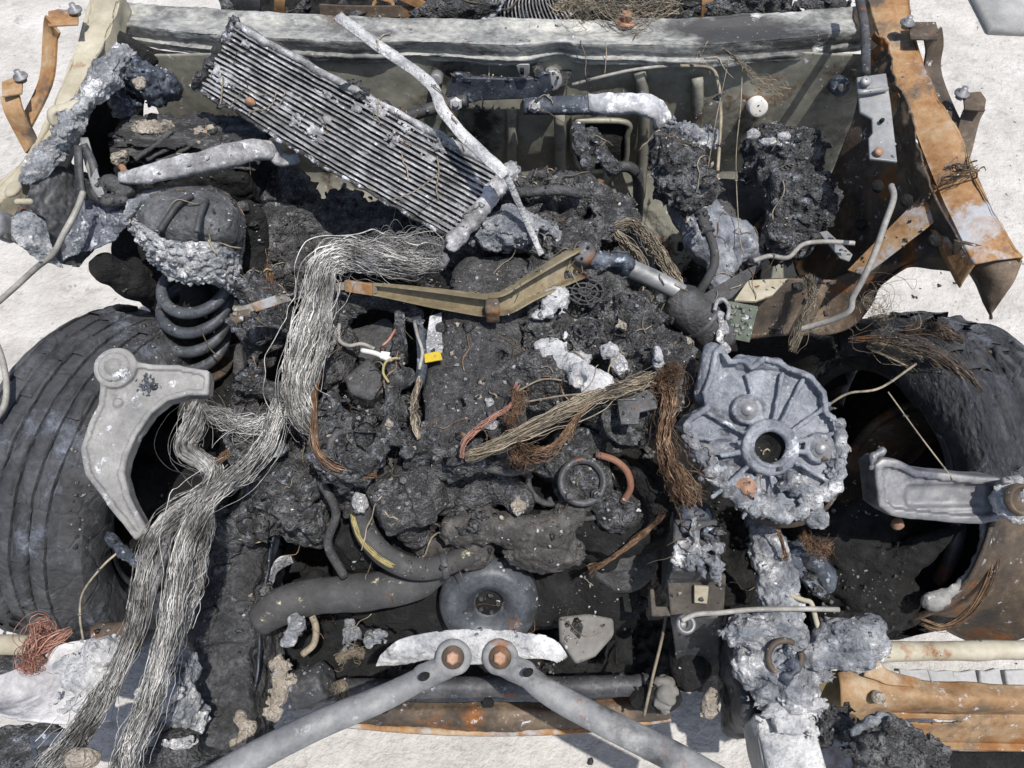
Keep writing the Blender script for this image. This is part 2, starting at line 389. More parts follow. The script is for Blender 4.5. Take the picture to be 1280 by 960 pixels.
m_charash = mat('ash_flecked_char', [K(.018), K(.07), K(.26)], 38, ash=.33, ashcol=(.40, .43, .49), ashs=55, bump=1, bs=130, bd=.016, pit=.5)
m_ash = mat('blue_grey_ash', [(.075, .083, .10), (.25, .265, .29), (.60, .61, .62)], 17, ash=.46, ashcol=(.66, .665, .675), ashs=15, bump=1, bs=110, bd=.010, pit=.3, ps=110)
m_white = mat('white_ash', [(.26, .27, .30), (.50, .50, .52), (.74, .74, .74)], 30, ash=.5, ashcol=(.78, .78, .78), bump=1, bs=100, bd=.010, pit=.2, ps=90)
m_chalk = mat('chalk_white_ash', [(.20, .21, .235), (.48, .483, .49), (.74, .738, .73)], 16, bump=.9, bs=130, bd=.008, pit=.2, ps=90, fine=.4, dirt=.12, dirtcol=(.12, .12, .125), ds=22)
m_cover = mat('fine_grained_char', [K(.026), K(.055), K(.115)], 14, ash=.08, ashcol=(.30, .30, .30), bump=1, bs=260, bd=.006, spk=.7, rough=.75, spec=.4, fine=.9, pit=.35, ps=240)
m_ashdark = mat('scorched_aluminium', [(.05, .056, .07), (.11, .12, .145), (.22, .235, .26)], 20, ash=.34, ashcol=(.50, .53, .58), ashs=60, bump=.8, bs=150, bd=.003, metal=.25, rough=.6)
m_alu = mat('pale_cast_aluminium', [(.17, .168, .165), (.25, .247, .241), (.35, .344, .334)], 18, dirt=.38, dirtcol=(.13, .13, .135), ds=6, ash=.16, ashs=40, bump=.6, bs=220, bd=.003, metal=.1, rough=.75)
m_alugrey = mat('grey_cast_aluminium', [(.13, .133, .145), (.21, .21, .218), (.32, .318, .312)], 12, dirt=.4, dirtcol=(.07, .075, .1), ds=8, bump=.25, bs=200, bd=.002, metal=.4, rough=.55)
m_core = mat('ash_dusted_fins', [K(.012), K(.035), K(.10)], 45, ash=.42, ashcol=(.55, .57, .62), ashs=36, bump=.7, bs=200, bd=.002, metal=.2, rough=.6)
m_corepale = mat('ash_coated_tubes', [K(.10), K(.26), K(.56)], 22, ash=.22, ashcol=(.66, .67, .70), ashs=50, bump=.7, bs=160, bd=.003)
m_steel = mat('scorched_olive_steel', [(.15, .149, .125), (.25, .245, .205), (.36, .35, .295)], 6, dirt=.30, dirtcol=(.035, .035, .034), ds=4.5, ash=.06, rust=.10, bump=.25, bs=60, bd=.003, rough=.62, metal=.2)
m_cowl = mat('scorched_cowl_steel', [(.12, .124, .126), (.27, .273, .262), (.44, .435, .40)], 7, dirt=.40, dirtcol=(.05, .05, .052), ds=5, ash=.14, ashcol=(.45, .46, .46), ashs=16, rust=.08, rustcol=(.14, .09, .06), bump=.5, bs=70, bd=.005, rough=.65, metal=.15, stretch=(.7, 1.3, 1.3), fine=.9)
m_rust = mat('orange_rust_steel', [(.10, .06, .035), (.26, .135, .055), (.33, .21, .11), (.38, .32, .24)], 9, dirt=.36, dirtcol=(.09, .07, .055), ds=11, ash=.36, ashcol=(.30, .31, .325), ashs=6.5, bump=.4, bs=120, bd=.002, rough=.75)
m_rustdk = mat('brown_rust_steel', [(.04, .034, .029), (.09, .068, .05), (.19, .14, .095)], 10, dirt=.34, dirtcol=(.028, .026, .025), ds=7, rust=.20, rustcol=(.30, .12, .035), ash=.05, bump=.4, bs=120, bd=.003, rough=.7, metal=.1)
m_beige = mat('bare_beige_steel', [(.26, .23, .17), (.36, .33, .25), (.46, .43, .35)], 8, dirt=.15, dirtcol=(.16, .13, .10), rust=.12, bump=.3, bs=90, bd=.002, rough=.7)
m_dksteel = mat('dark_scorched_steel', [(.03, .031, .034), (.065, .066, .07), (.13, .13, .135)], 12, dirt=.2, ash=.10, ashcol=(.30, .32, .36), rust=.05, bump=.5, bs=90, bd=.003, rough=.58, metal=.3)
m_bluesteel = mat('blue_black_steel', [(.025, .03, .04), (.06, .07, .09), (.12, .135, .16)], 16, ash=.22, ashcol=(.35, .4, .48), ashs=50, bump=.5, bs=150, bd=.003, rough=.55, metal=.3)
m_greysteel = mat('grey_plate_steel', [(.17, .175, .18), (.25, .255, .26), (.36, .36, .35)], 10, dirt=.2, dirtcol=(.09, .09, .09), bump=.2, bs=120, bd=.002, rough=.55, metal=.35)
m_rubber = mat('grey_hose_rubber', [K(.035), K(.055), K(.085)], 18, ash=.05, ashcol=(.5, .45, .3), bump=.35, bs=160, bd=.002, rough=.75)
m_tyre = mat('cracked_tyre_rubber', [(.022, .023, .026), (.050, .052, .057), (.11, .113, .122)], 10, dirt=.3, dirtcol=(.022, .022, .024), ds=5, ash=.26, ashcol=(.13, .145, .175), ashs=7, bump=.9, bs=40, bd=.006, crack=.22, cs=17, rough=.78)
m_pulley = mat('blue_black_pulley', [(.03, .035, .042), (.07, .078, .09), (.14, .148, .16)], 16, dirt=.30, dirtcol=(.03, .028, .025), ash=.12, ashcol=(.2, .2, .2), rust=.08, bump=.3, bs=120, bd=.002, rough=.5, metal=.2)
m_strand = mat('glass_fibre_braid', [(.09, .088, .084), (.32, .314, .30), (.62, .61, .585)], 18, island=.7, bump=0, rough=.55, dirt=.40, dirtcol=(.06, .058, .055), ds=14)
m_wire = mat('burnt_wire_strands', [(.07, .062, .05), (.20, .17, .125), (.36, .30, .22)], 16, island=.55, bump=0, rough=.6)
m_mat = mat('matted_fibre_core', [K(.05), K(.13), K(.30)], 30, bump=1, bs=200, bd=.006, stretch=(1, .5, 1), fine=.6)
m_copper = mat('copper_wire_strands', [(.04, .032, .025), (.15, .088, .052), (.32, .23, .15)], 26, island=.6, bump=0, rough=.5, metal=.2)
m_pink = mat('pink_copper_strands', [(.20, .10, .075), (.33, .17, .13), (.42, .28, .22)], 16, island=.4, bump=0, rough=.5, metal=.2)
m_rod = mat('pale_steel_rod', [(.14, .135, .125), (.25, .24, .22), (.38, .365, .335)], 20, dirt=.2, dirtcol=(.1, .09, .08), bump=.2, bs=200, bd=.001, rough=.6)
m_brass = mat('olive_wiper_paint', [(.11, .09, .055), (.20, .165, .10), (.31, .27, .19)], 14, rust=.2, rustcol=(.20, .09, .03), dirt=.34, dirtcol=(.05, .042, .03), bump=.25, bs=160, bd=.002, rough=.6)
m_bolt = mat('rusty_bolt', [(.16, .09, .06), (.30, .17, .11), (.40, .27, .2)], 40, bump=.3, bs=200, bd=.002, rough=.65, metal=.2)
m_boltg = mat('grey_bolt', [K(.16), K(.27), K(.42)], 40, bump=.3, bs=200, bd=.002, rough=.5, metal=.4)
m_fin = mat('grey_fin_metal', [K(.03), K(.085), K(.22)], 30, ash=.26, ashcol=(.62, .63, .65), ashs=22, bump=.4, bs=200, bd=.002, metal=.2, rough=.55)
m_tan = mat('tan_scaled_steel', [(.09, .06, .038), (.25, .145, .07), (.33, .225, .13), (.42, .35, .26)], 8, dirt=.36, dirtcol=(.12, .09, .06), ds=10, rust=.36, rustcol=(.33, .14, .04), ash=.1, bump=.5, bs=90, bd=.003, rough=.75)
m_sand = mat('pale_sand', [(.42, .402, .378), (.53, .51, .482), (.63, .61, .585)], 5.5, dirt=.20, dirtcol=(.36, .345, .33), ds=12, bump=.8, bs=34, bd=.03, rough=.95, spk=.25, spec=.2)
m_slab_shade = mat('grey_slab', [(.30, .30, .30), (.38, .38, .375), (.46, .45, .44)], 10, bump=.4, bs=60, bd=.004, rough=.9)  # pavement and stones, also the painted shade of the ground strips
m_pcb = mat('green_circuit_board', [(.05, .065, .05), (.09, .11, .085), (.15, .17, .13)], 30, ash=.10, bump=.3, bs=150, bd=.002)
m_yellow = mat('yellow_label', [(.30, .22, .02), (.62, .46, .03)], 60, bump=.5, dirt=.25, dirtcol=(.05, .05, .04), ds=60)
m_stripe = mat('yellow_hose_thread', [(.20, .165, .07), (.42, .36, .18)], 40, bump=.4, island=.3)
m_paper = mat('pale_insulation', [(.26, .225, .185), (.42, .37, .31), (.58, .53, .46)], 30, bump=1, bs=120, bd=.012, dirt=.3, dirtcol=(.1, .095, .09), ds=26, pit=.3)
m_disc = mat('white_plug', [(.55, .54, .52), (.68, .67, .65)], 12, bump=.1)
m_stone = mat('dull_grey_plate', [(.13, .125, .12), (.18, .175, .165), (.22, .215, .2)], 8, bump=.3, bs=90)
# ================================================================== setting
g = 97; xs = np.linspace(-7, 7, g); gx, gy = np.meshgrid(xs, xs+3)
gv = np.stack([gx.ravel(), gy.ravel(), np.zeros(g*g)], 1); gv[:, 2] = fbm(gv, 1.3, 4)*.012-.006
ii = np.arange(g*g).reshape(g, g); gq = np.stack([ii[:-1, :-1], ii[:-1, 1:], ii[1:, 1:], ii[1:, :-1]], -1).reshape(-1, 4)
solo('ground', (gv, gq), m_sand, '', '', kind='structure')
solo('pavement', sheet([[(2.1, 2.45, .03), (5, 2.2, .03)], [(2.3, 6, .03), (5, 6, .03)]], 8, 8, .06, .004, 2), m_slab_shade, '', '', kind='structure', smooth=False)

# ================================================================== burnt car body
car = thing('burnt_car', 'burnt out car front with olive firewall, scorched cowl and rusty rails', 'car wreck', (0, .5, 0))
px = [128, 200, 265, 350, 450, 530, 610, 650, 700, 730, 800, 870, 930, 1000, 1060, 1092]
top = np.interp(px, [130, 290, 420, 560, 700, 860, 950, 1085], [6, 19, 26, 29, 31, 28, 23, 14])
lowr = [46, 60, 68, 72, 77, 74, 80, 81, 71, 79, 81, 84, 80, 73, 63, 58]
r1 = W(*[(x, t, 1.0) for x, t in zip(px, top)]); r3 = W(*[(x, l, .945) for x, l in zip(px, lowr)])
r2 = W(*[(x, t*.5+l*.5, .99) for x, t, l in zip(px, top, lowr)]); r25 = W(*[(x, t*.18+l*.82, .962) for x, t, l in zip(px, top, lowr)])
cowl = part('cowl_panel', sheet([r1+[0, .022, -.03], r1+[0, .012, .002], r1+[0, .006, .004], r1+[0, 0, .003], r1*.7+r2*.3+[0, 0, -.004], r2+[0, .003, .002], r2+[0, -.003, -.001], r2*.4+r25*.6, r25+[0, .004, 0], r25+[0, -.004, -.004], r3+[0, 0, .004], r3, r3+[0, .008, -.006], r3+[0, .05, -.004]], 170, 70, .003, .0035, 14, fine=.0012), m_cowl, car)
YF = .748
fx = np.linspace(-.80, .80, 12); net = []
for z, dy in ((.96, .0), (.88, .0), (.80, .0), (.70, .01), (.62, .03), (.52, -.01), (.40, -.08), (.26, -.16)):
    net.append([(x, YF+dy-.05*max(0, abs(x)-.6), z) for x in fx])
hx, hz = .165, 0
def fwuv(px_, py_):
    q = PY(px_, py_, YF); return (q[0]+.8)/1.6, (.96-q[2])/.70
u, v = fwuv(752, 186)
fw = part('firewall', sheet(net, 200, 110, .003, .006, 5, holes=None, seed=2, fine=.0004), m_steel, car)
def disc(px_, py_, y, r, m, name='grommet', parent=fw, dome=.3, hole=0, label=None):
    c = PY(px_, py_, y); prof = [(hole, .004), (r*.55, .004), (r*.85, .003), (r, .001), (r, -.03)]
    if not hole: prof = [(0, .004)]+prof[1:]
    return part(name, lathe(prof, c, (0, -1, .35), 28), m, parent, label=label)
disc(690, 101, .715, .022, m_greysteel, 'plug', label='pale perforated round plug'); disc(545, 100, .715, .014, m_greysteel, 'plug')
disc(948, 135, .722, .021, m_disc, 'plug', label='white plastic disc'); disc(1052, 110, .70, .02, m_bluesteel, 'grommet'); disc(1052, 110, .692, .009, m_dksteel, 'grommet')
for q in ((683, 97), (697, 97), (690, 108)): part('bolt', lathe([(0, .006), (.003, .006), (.0035, 0)], PY(q[0], q[1], .709), (0, -1, .35), 8), m_soot, fw)
# stiffening ribs and brackets on the firewall
for a in ([(566, 140, .732), (562, 200, .732), (560, 262, .715)], [(640, 138, .732), (640, 200, .732), (638, 250, .715)], [(700, 140, .722), (702, 230, .722), (705, 285, .732)], [(800, 92, .722), (806, 150, .722), (800, 250, .722)], [(872, 98, .722), (872, 160, .722), (865, 240, .722)]):
    part('stiffening_rib', sweep([PY(*q) for q in a], [(-.014, -.006), (-.007, .006), (.007, .006), (.014, -.006)], 14, up=(0, -1, .2)), m_steel, fw)
br = lambda pts, y, t, m, nm, **k: part(nm, plate([PY(a, b, y) for a, b in pts], t, n=(0, -.94, .34)), m, car, False, .003, **k)
br([(566, 92), (578, 92), (582, 97), (652, 99), (672, 97), (676, 90), (688, 92), (690, 108), (684, 128), (652, 124), (600, 126), (574, 133), (556, 120)], .70, .02, m_bluesteel, 'mounting_bracket', label='blue black bracket across the firewall')
br([(650, 80), (662, 80), (662, 92), (657, 99), (650, 97), (645, 82)], .69, .004, m_greysteel, 'slotted_tab')
part('tab_slot', plate([PY(a, b, .688) for a, b in ((650, 85), (655, 85), (655, 93), (651, 93))], .002), m_soot, car)
# opening and its frame with the ash behind it
op = [(718, 151), (782, 153), (784, 172), (781, 204), (760, 214), (728, 212), (716, 190)]
part('opening', plate([PY(a, b, .736) for a, b in op], .004, n=(0, -.94, .34)), m_soot, fw)
oc = np.array([PY(a, b, .732) for a, b in op+op[:1]]); part('opening_frame', tube(oc, .007, 60, 6), m_steel, fw)
# arms of the bracket
part('support_arm', sweep([PY(478, 158, .66), PY(520, 142, .67), PY(560, 131, .68), PY(584, 126, .68)], [(-.013, 0), (-.009, .012), (.009, .012), (.013, 0), (.009, -.012), (-.009, -.012)], 16, up=(0, -.5, 1)), m_dksteel, car)
part('support_arm', jitter(sweep([PY(655, 133, .68), PY(700, 132, .675), PY(742, 131, .667)], [(-.020, 0), (-.016, .010), (.016, .010), (.02, 0), (.016, -.010), (-.016, -.010)], 24, up=(0, -.6, 1), scale=[.9, 1.05, 1.1]), .001, 60), m_bluesteel, car)
part('arm_tip', jitter(sweep([PY(736, 131, .668), PY(764, 130, .664), PY(800, 131, .655), PY(822, 140, .65), PY(828, 158, .648), PY(822, 166, .645)], [(-.020, 0), (-.016, .012), (.016, .012), (.02, 0), (.016, -.012), (-.016, -.012)], 40, up=(0, -.6, 1), scale=[1.1, 1.12, 1.15, 1.1, .7]), .003, 60), mat('ash_coated_arm', [(.08, .09, .11), (.30, .31, .34), (.62, .62, .63)], 9, ash=.5, ashcol=(.68, .69, .715), ashs=20, bump=.6), car, label='bent arm coated with white ash')
for q in ((570, 130, .665), (668, 133, .66)): part('bolt', lathe([(0, .014), (.007, .014), (.008, .004), (.014, .003), (.014, 0)], PY(*q), (0, -.8, .6), 6), m_boltg, car, False)
part('brake_pipe', tube([PY(715, 106, .70), PY(760, 94, .70), PY(800, 86, .71), PY(850, 81, .73)], .0035, 20, 6), m_rod, car)

# ---- right upper rail
ro = [(1132, -14, 1.06), (1140, 40, 1.04), (1162, 105, 1.02), (1196, 168, 1.0), (1232, 250, .97), (1262, 304, .94), (1276, 322, .93)]
ri = [(1084, -14, 1.05), (1102, 45, 1.03), (1120, 105, 1.01), (1143, 155, .99), (1172, 228, .96), (1206, 300, .93), (1222, 330, .92)]
RO, RI = W(*ro), W(*ri)
rail = part('upper_rail', sheet([RO+[.012, 0, -.06], RO+[.004, 0, -.004], RO, RO*.5+RI*.5+[0, 0, .003], RI, RI+[-.004, 0, -.006], RI+[-.012, -.01, -.05]], 110, 30, .003, .004, 14, fine=.0006), m_rust, car, label='orange rusted fender rail')
part('torn_flange', sheet([W((1092, 40, 1.045), (1108, 62, 1.04), (1117, 85, 1.03), (1128, 118, 1.01), (1133, 150, .99)), W((1090, 65, 1.0), (1096, 95, .99), (1118, 112, .98), (1124, 130, .96), (1126, 165, .94))], 60, 24, .003, .014, 26, rag=.06, seed=4), m_rustdk, car)
part('torn_flange', sheet([W((1124, 118, 1.02), (1140, 160, 1.01), (1156, 200, .99), (1172, 240, .97)), W((1118, 135, .98), (1128, 175, .97), (1142, 215, .955), (1160, 250, .94)), W((1106, 150, .93), (1118, 190, .92), (1134, 230, .91), (1150, 262, .90))], 60, 30, .003, .010, 22, rag=.05, seed=9), m_rustdk, car)
part('inner_fender', sheet([W((1086, 60, 1.0), (1116, 120, .99), (1146, 190, .97), (1176, 262, .945), (1206, 318, .92)), W((1066, 150, .9), (1085, 190, .88), (1112, 240, .87), (1140, 290, .86), (1165, 322, .86)),
     W((1026, 240, .75), (1042, 270, .74), (1064, 300, .74), (1090, 325, .76), (1110, 345, .77)), W((985, 300, .60), (990, 330, .6), (1002, 355, .6), (1020, 385, .6), (1030, 420, .58))], 80, 70, .003, .008, 7, seed=1), m_rustdk, car, label='brown rusted inner fender')
for q in ((1097, 232, .905), (1076, 280, .80), (1133, 250, .935), (1168, 300, .91)): part('bolt_hole', lathe([(0, .006), (.010, .006), (.011, -.012)], P(*q), (-.5, -.45, .75), 14), m_soot, car)
part('fender_gusset', plate(W((1165, 230, .96), (1178, 235, .955), (1188, 262, .94), (1080, 345, .80), (1058, 338, .78)), .006), m_rust, car, False, .002)
part('fender_lip', sheet([W((1192, 300, .93), (1220, 306, .935), (1250, 312, .93), (1278, 326, .92)), W((1190, 318, .90), (1216, 328, .90), (1243, 345, .90), (1268, 352, .90)), W((1190, 328, .87), (1212, 338, .87), (1233, 368, .86), (1252, 374, .87)), W((1192, 330, .85), (1210, 342, .84), (1237, 396, .83), (1240, 394, .83))], 40, 30, .003, .003, 14, seed=6), m_rustdk, car, label='torn pointed end of the fender lip')
part('wheel_arch', sheet([W((985, 362, .66), (1030, 352, .70), (1085, 330, .76), (1130, 300, .84), (1180, 300, .90), (1215, 318, .92)), W((992, 390, .64), (1040, 385, .66), (1084, 352, .73), (1122, 325, .80), (1170, 318, .87), (1216, 330, .88)), W((1000, 425, .62), (1060, 412, .62), (1088, 384, .68), (1102, 356, .74), (1140, 334, .82), (1214, 342, .84))], 70, 30, .003, .004, 12, seed=3), m_rustdk, car)
part('wheel_house', sheet([W((915, 405, .72), (975, 415, .70), (1040, 420, .66)), W((925, 450, .55), (985, 455, .52), (1050, 450, .48)), W((935, 500, .36), (995, 505, .34), (1060, 480, .32))], 24, 24, .004, .006, 12, seed=33), m_soot, car)
# grey hinge plate
hp = part('hinge_plate', plate(W((1071, 96, 1.05), (1108, 91, 1.05), (1114, 130, 1.04), (1122, 202, 1.01), (1087, 198, 1.01), (1086, 172, 1.02), (1091, 166, 1.02), (1090, 148, 1.03), (1075, 140, 1.03)), .006), m_greysteel, car, False, .002, label='pale grey notched plate bolted to the rail')
for q, r, m_ in (((1082, 102, 1.055), .010, m_greysteel), ((1098, 190, 1.018), .008, m_bolt), ((1102, 151, 1.033), .004, m_soot)):
    part('bolt', lathe([(0, .006), (r*.7, .006), (r, .003), (r, -.002)], P(*q), (0, -.5, .9), 14), m_, hp)
part('fold', tube(W((1072, 116, 1.05), (1109, 111, 1.05)), .005, 4, 6), m_greysteel, hp)
part('drain_tube', tube(W((1073, -8, 1.07), (1080, 30, 1.07), (1082, 60, 1.06), (1082, 92, 1.055)), .009, 20, 8), m_dksteel, car)
def fbracket(strap1, pad1, strap2, pad2, bolts, m_, label, zs):
    # strap with two turned pads, standing off the outside of the rail
    b = part('fender_bracket', join(sweep(W(*strap1), [(-.019, -.0025), (.019, -.0025), (.019, .0025), (-.019, .0025)], 20, up=(0, -.8, .6)), sweep(W(*strap2), [(-.019, -.0025), (.019, -.0025), (.019, .0025), (-.019, .0025)], 14, up=(0, -.8, .6))), m_, car, False, .001, label=label)
    for pd in (pad1, pad2): part('pad', plate(W(*pd), .004, n=(0, 0, 1)), m_, b, False, .001)
    for q in bolts:
        c = P(*q); part('bolt', lathe([(0, .018), (.006, .018), (.006, .008), (.014, .006), (.014, .003), (.008, .002), (.008, -.006)], c, (0, -.1, 1), 10), m_boltg, b)
fbracket([(1166, 42, 1.06), (1168, 60, 1.03), (1166, 90, .99), (1185, 140, .97), (1204, 172, .95)], [(1136, 27, 1.06), (1170, 27, 1.06), (1174, 40, 1.06), (1172, 49, 1.06), (1138, 48, 1.06)],
         [(1221, 132, .99), (1212, 150, .97), (1202, 190, .93), (1196, 205, .92)], [(1204, 116, 1.0), (1226, 114, 1.0), (1233, 124, 1.0), (1231, 138, 1.0), (1206, 136, 1.0)], [(1133, 31, 1.064), (1201, 119, 1.004)], m_rustdk, 'brown forked bracket outside the orange rail', 0)
part('spring_clip', strands(W((1180, 212, 1.0), (1200, 216, 1.0), (1222, 210, .99)), .012, 8, .0016, 40, fray=.8, wav=.8, seed=91), m_rustdk, car)

# ---- left upper rail and its bracket
lo_ = [(118, -12, 1.04), (104, 40, 1.02), (74, 120, .99), (44, 185, .97), (0, 232, .95), (-30, 262, .94)]
li_ = [(150, -12, 1.04), (134, 40, 1.02), (98, 110, .99), (66, 180, .97), (22, 228, .95), (-20, 275, .93)]
LO, LI = W(*lo_), W(*li_)
part('upper_rail', sheet([LO+[-.004, 0, -.05], LO+[-.001, 0, -.003], LO, LO*.5+LI*.5+[0, 0, .001], LI, LI+[.002, 0, -.004], LI+[.006, 0, -.05]], 90, 34, .003, .004, 16, fine=.001, seed=8), m_beige, car, label='bare beige fender rail')
fbracket([(66, 30, 1.06), (63, 46, 1.03), (58, 100, .98), (36, 148, .94), (28, 160, .93)], [(60, 14, 1.06), (72, 11, 1.06), (98, 13, 1.06), (97, 30, 1.06), (60, 32, 1.06)],
         [(12, 118, .99), (18, 140, .97), (34, 172, .92), (40, 184, .91)], [(2, 102, 1.0), (18, 96, 1.0), (28, 100, 1.0), (27, 116, 1.0), (2, 120, 1.0)], [(95, 15, 1.064), (27, 98, 1.004)], m_rust, 'orange forked bracket outside the beige rail', 0)
# crumpled, melted left wheel house
part('melted_panel', sheet([W((146, 44, 1.035), (118, 78, 1.02), (92, 118, 1.0), (64, 160, .985)), W((164, 58, 1.03), (138, 88, 1.04), (108, 124, 1.03), (78, 160, 1.0)), W((180, 84, .98), (156, 104, 1.0), (128, 132, 1.0), (104, 156, .99))], 70, 40, .004, .012, 22, rag=.05, seed=11, fine=.004), m_ash, car, label='ash coated crumpled panel edge')
part('melted_panel', sheet([W((62, 148, 1.0), (86, 138, 1.015), (112, 148, 1.0)), W((58, 168, .99), (82, 166, 1.0), (106, 166, .98)), W((34, 202, .96), (62, 196, .965), (88, 186, .95)), W((14, 240, .955), (36, 232, .955), (58, 224, .945))], 60, 60, .004, .010, 26, rag=.05, seed=12, fine=.004), m_ash, car)
part('rail_end', nets([('c', P(76, 146, 1.0), P(96, 138, 1.0), .022, .020), ('-c', P(72, 152, 1.01), P(96, 142, 1.0), .016, .013)], .0035, [(.003, 40, 3, True)]), m_beige, car, label='torn open beige rail end')
part('melted_panel', sheet([W((58, 190, .955), (42, 225, .95), (22, 262, .945), (4, 296, .935)), W((84, 195, .92), (80, 235, .91), (62, 276, .905), (36, 312, .9)), W((112, 212, .87), (114, 252, .86), (100, 292, .85), (72, 330, .84)), W((140, 225, .83), (144, 262, .82), (128, 300, .81), (96, 334, .81))], 80, 70, .004, .010, 12, rag=.03, seed=13, fine=.002), m_dksteel, car, label='dark grey blistered wheel house panel')
part('melted_panel', sheet([W((100, 244, .89), (136, 236, .905), (166, 240, .91)), W((84, 285, .87), (118, 272, .885), (160, 272, .89)), W((68, 330, .845), (108, 318, .85), (146, 300, .86))], 60, 60, .004, .008, 20, rag=.06, seed=14, fine=.004), m_ashdark, car)
part('melted_panel', sheet([W((14, 272, .955), (34, 264, .955), (58, 276, .935)), W((18, 298, .93), (40, 300, .925), (66, 310, .905)), W((38, 318, .905), (54, 330, .885), (78, 338, .87))], 50, 50, .004, .008, 20, rag=.05, seed=15, fine=.003), m_ash, car)
part('wheel_house', sheet([W((150, 40, 1.0), (190, 60, .97), (240, 70, .95)), W((108, 140, .93), (150, 120, .90), (200, 100, .88)), W((112, 200, .84), (140, 180, .82), (180, 160, .8)), W((150, 270, .74), (180, 250, .72), (220, 230, .7)), W((140, 320, .66), (200, 330, .62), (260, 340, .6)), W((190, 392, .58), (250, 400, .56), (300, 400, .55))], 50, 90, .004, .012, 9, seed=16), m_soot, car)
part('stay', sheet([W((100, 172, .97), (104, 200, .95), (116, 235, .93), (128, 252, .92)), W((110, 172, .97), (118, 202, .95), (130, 240, .93), (136, 256, .92))], 30, 8, .003, .003, 20, seed=3), m_greysteel, car)
for q in ([(98, 182, .98), (99, 215, .95), (104, 250, .92)], [(104, 180, .98), (116, 205, .95), (120, 238, .92)]): part('stay', sweep(W(*q), [(-.007, -.003), (.007, -.003), (.007, .003), (-.007, .003)], 14), m_dksteel, car)
part('bracket_tab', nets([E(16, 237, .97, 9, 14, .008), C((22, 252, .97), (38, 252, .97), 4)], .003, [(.001, 60, 2, False)], .004), m_beige, car)
part('round_end', nets([E(6, 285, .93, 12, 20, .03)], .004, [(.003, 40, 3, False)]), m_alugrey, car)

# ---- strut towers, rails, crossmember
m_dome0 = mat('wrinkled_soot_film', [(.018, .018, .019), (.048, .049, .052), (.13, .132, .138)], 18, ash=.16, ashcol=(.26, .27, .29), ashs=30, bump=1, bs=80, bd=.012, rough=.6, spec=.5, fine=.5)
m_dome = mat('scorched_dome', [(.03, .031, .033), (.075, .077, .082), (.17, .175, .18)], 13, ash=.2, ashcol=(.3, .31, .33), ashs=26, bump=.8, bs=110, bd=.006, rough=.55, spec=.5)
st_ = part('strut_tower', sheet([W((160, 258, .89), (180, 240, .91), (230, 232, .92), (280, 238, .91), (300, 262, .88)), W((158, 275, .90), (185, 258, .935), (230, 250, .945), (280, 256, .93), (306, 280, .88)), W((165, 292, .88), (190, 284, .925), (235, 282, .935), (282, 284, .92), (306, 308, .85)),
     W((184, 312, .85), (205, 310, .885), (240, 312, .89), (280, 314, .87), (304, 335, .80)), W((200, 336, .82), (218, 342, .83), (245, 350, .83), (280, 350, .81), (308, 372, .74))], 100, 80, .004, .004, 12, rag=.02, seed=21, fine=.0012), m_dome, car, label='charred strut tower dome with melted ash rim')
for q in ([(200, 288, .93), (212, 270, .945), (226, 252, .955), (240, 245, .95)], [(246, 290, .945), (250, 270, .952), (258, 250, .952)]): part('tower_rib', tube(W(*q), .006, 20, 8), m_dksteel, st_)
part('melted_skirt', sheet([W((157, 268, .91), (178, 282, .925), (205, 298, .925), (240, 302, .925), (276, 304, .905), (300, 318, .86)), W((160, 282, .90), (182, 302, .905), (208, 318, .90), (240, 322, .90), (274, 324, .885), (302, 340, .83)), W((170, 296, .88), (192, 322, .87), (214, 338, .865), (242, 346, .86), (272, 348, .85), (300, 360, .79)), W((180, 308, .86), (200, 336, .845), (220, 350, .84), (244, 356, .835), (270, 356, .825), (298, 374, .76))], 110, 60, .005, .004, 16, rag=.035, seed=23, fine=.005), m_ash, st_, label='lacy skirt of melted ash coated aluminium')
part('melted_rim', nets(chain([(158, 276, .915), (168, 256, .93), (182, 246, .93)], [4, 6, 4]), .003, [(.005, 60, 3, True)], .006), m_ash, st_)
part('tower_leg', nets([C((306, 262, .86), (312, 330, .76), 14), C((312, 330, .76), (320, 372, .68), 12), C((326, 272, .84), (326, 340, .74), 9)], .006, [(.008, 20, 3, False)], .02), m_soot, car)
part('tower_leg', nets([C((130, 335, .80), (170, 352, .74), 18), C((170, 352, .74), (200, 375, .66), 22)], .006, [(.01, 20, 3, False)], .02), m_soot, car)
part('frame_rail', nets([B(238, 690, 322, 800, .53, .2, .02, .06), B(232, 780, 310, 930, .50, .2, .02, .1), B(255, 640, 330, 690, .56, .2, .03)], .005, [(.010, 14, 3, False), (.009, 32, 3, True), (.004, 110, 2, True)], .015, seed=2), m_dome0, car, label='dark wrinkled frame rail')
part('rail_skin', sheet([W((346, 610, .60), (342, 660, .58), (334, 720, .56), (326, 790, .52), (322, 850, .49)), W((356, 625, .55), (352, 670, .53), (336, 730, .50), (328, 800, .45), (318, 880, .42))], 40, 14, .003, .005, 14, rag=.05, seed=5), m_bluesteel, car)
part('torn_flange', sheet([W((330, 730, .52), (345, 700, .54), (362, 694, .55)), W((338, 740, .50), (346, 716, .52), (366, 704, .54))], 20, 8, .003, .004, 30), m_ash, car)
cm = part('lower_crossmember', sheet([W((425, 872, .30), (520, 876, .30), (620, 878, .31), (720, 876, .30), (830, 868, .30)), W((420, 886, .31), (520, 890, .31), (620, 892, .32), (720, 890, .31), (835, 880, .31)), W((418, 900, .29), (520, 908, .29), (620, 911, .29), (720, 908, .29), (838, 895, .29)), W((420, 906, .24), (520, 914, .24), (620, 917, .24), (720, 914, .24), (838, 900, .24))], 90, 24, .005, .004, 12, seed=7, fine=.001), m_rustdk, car, label='rusty lower crossmember')
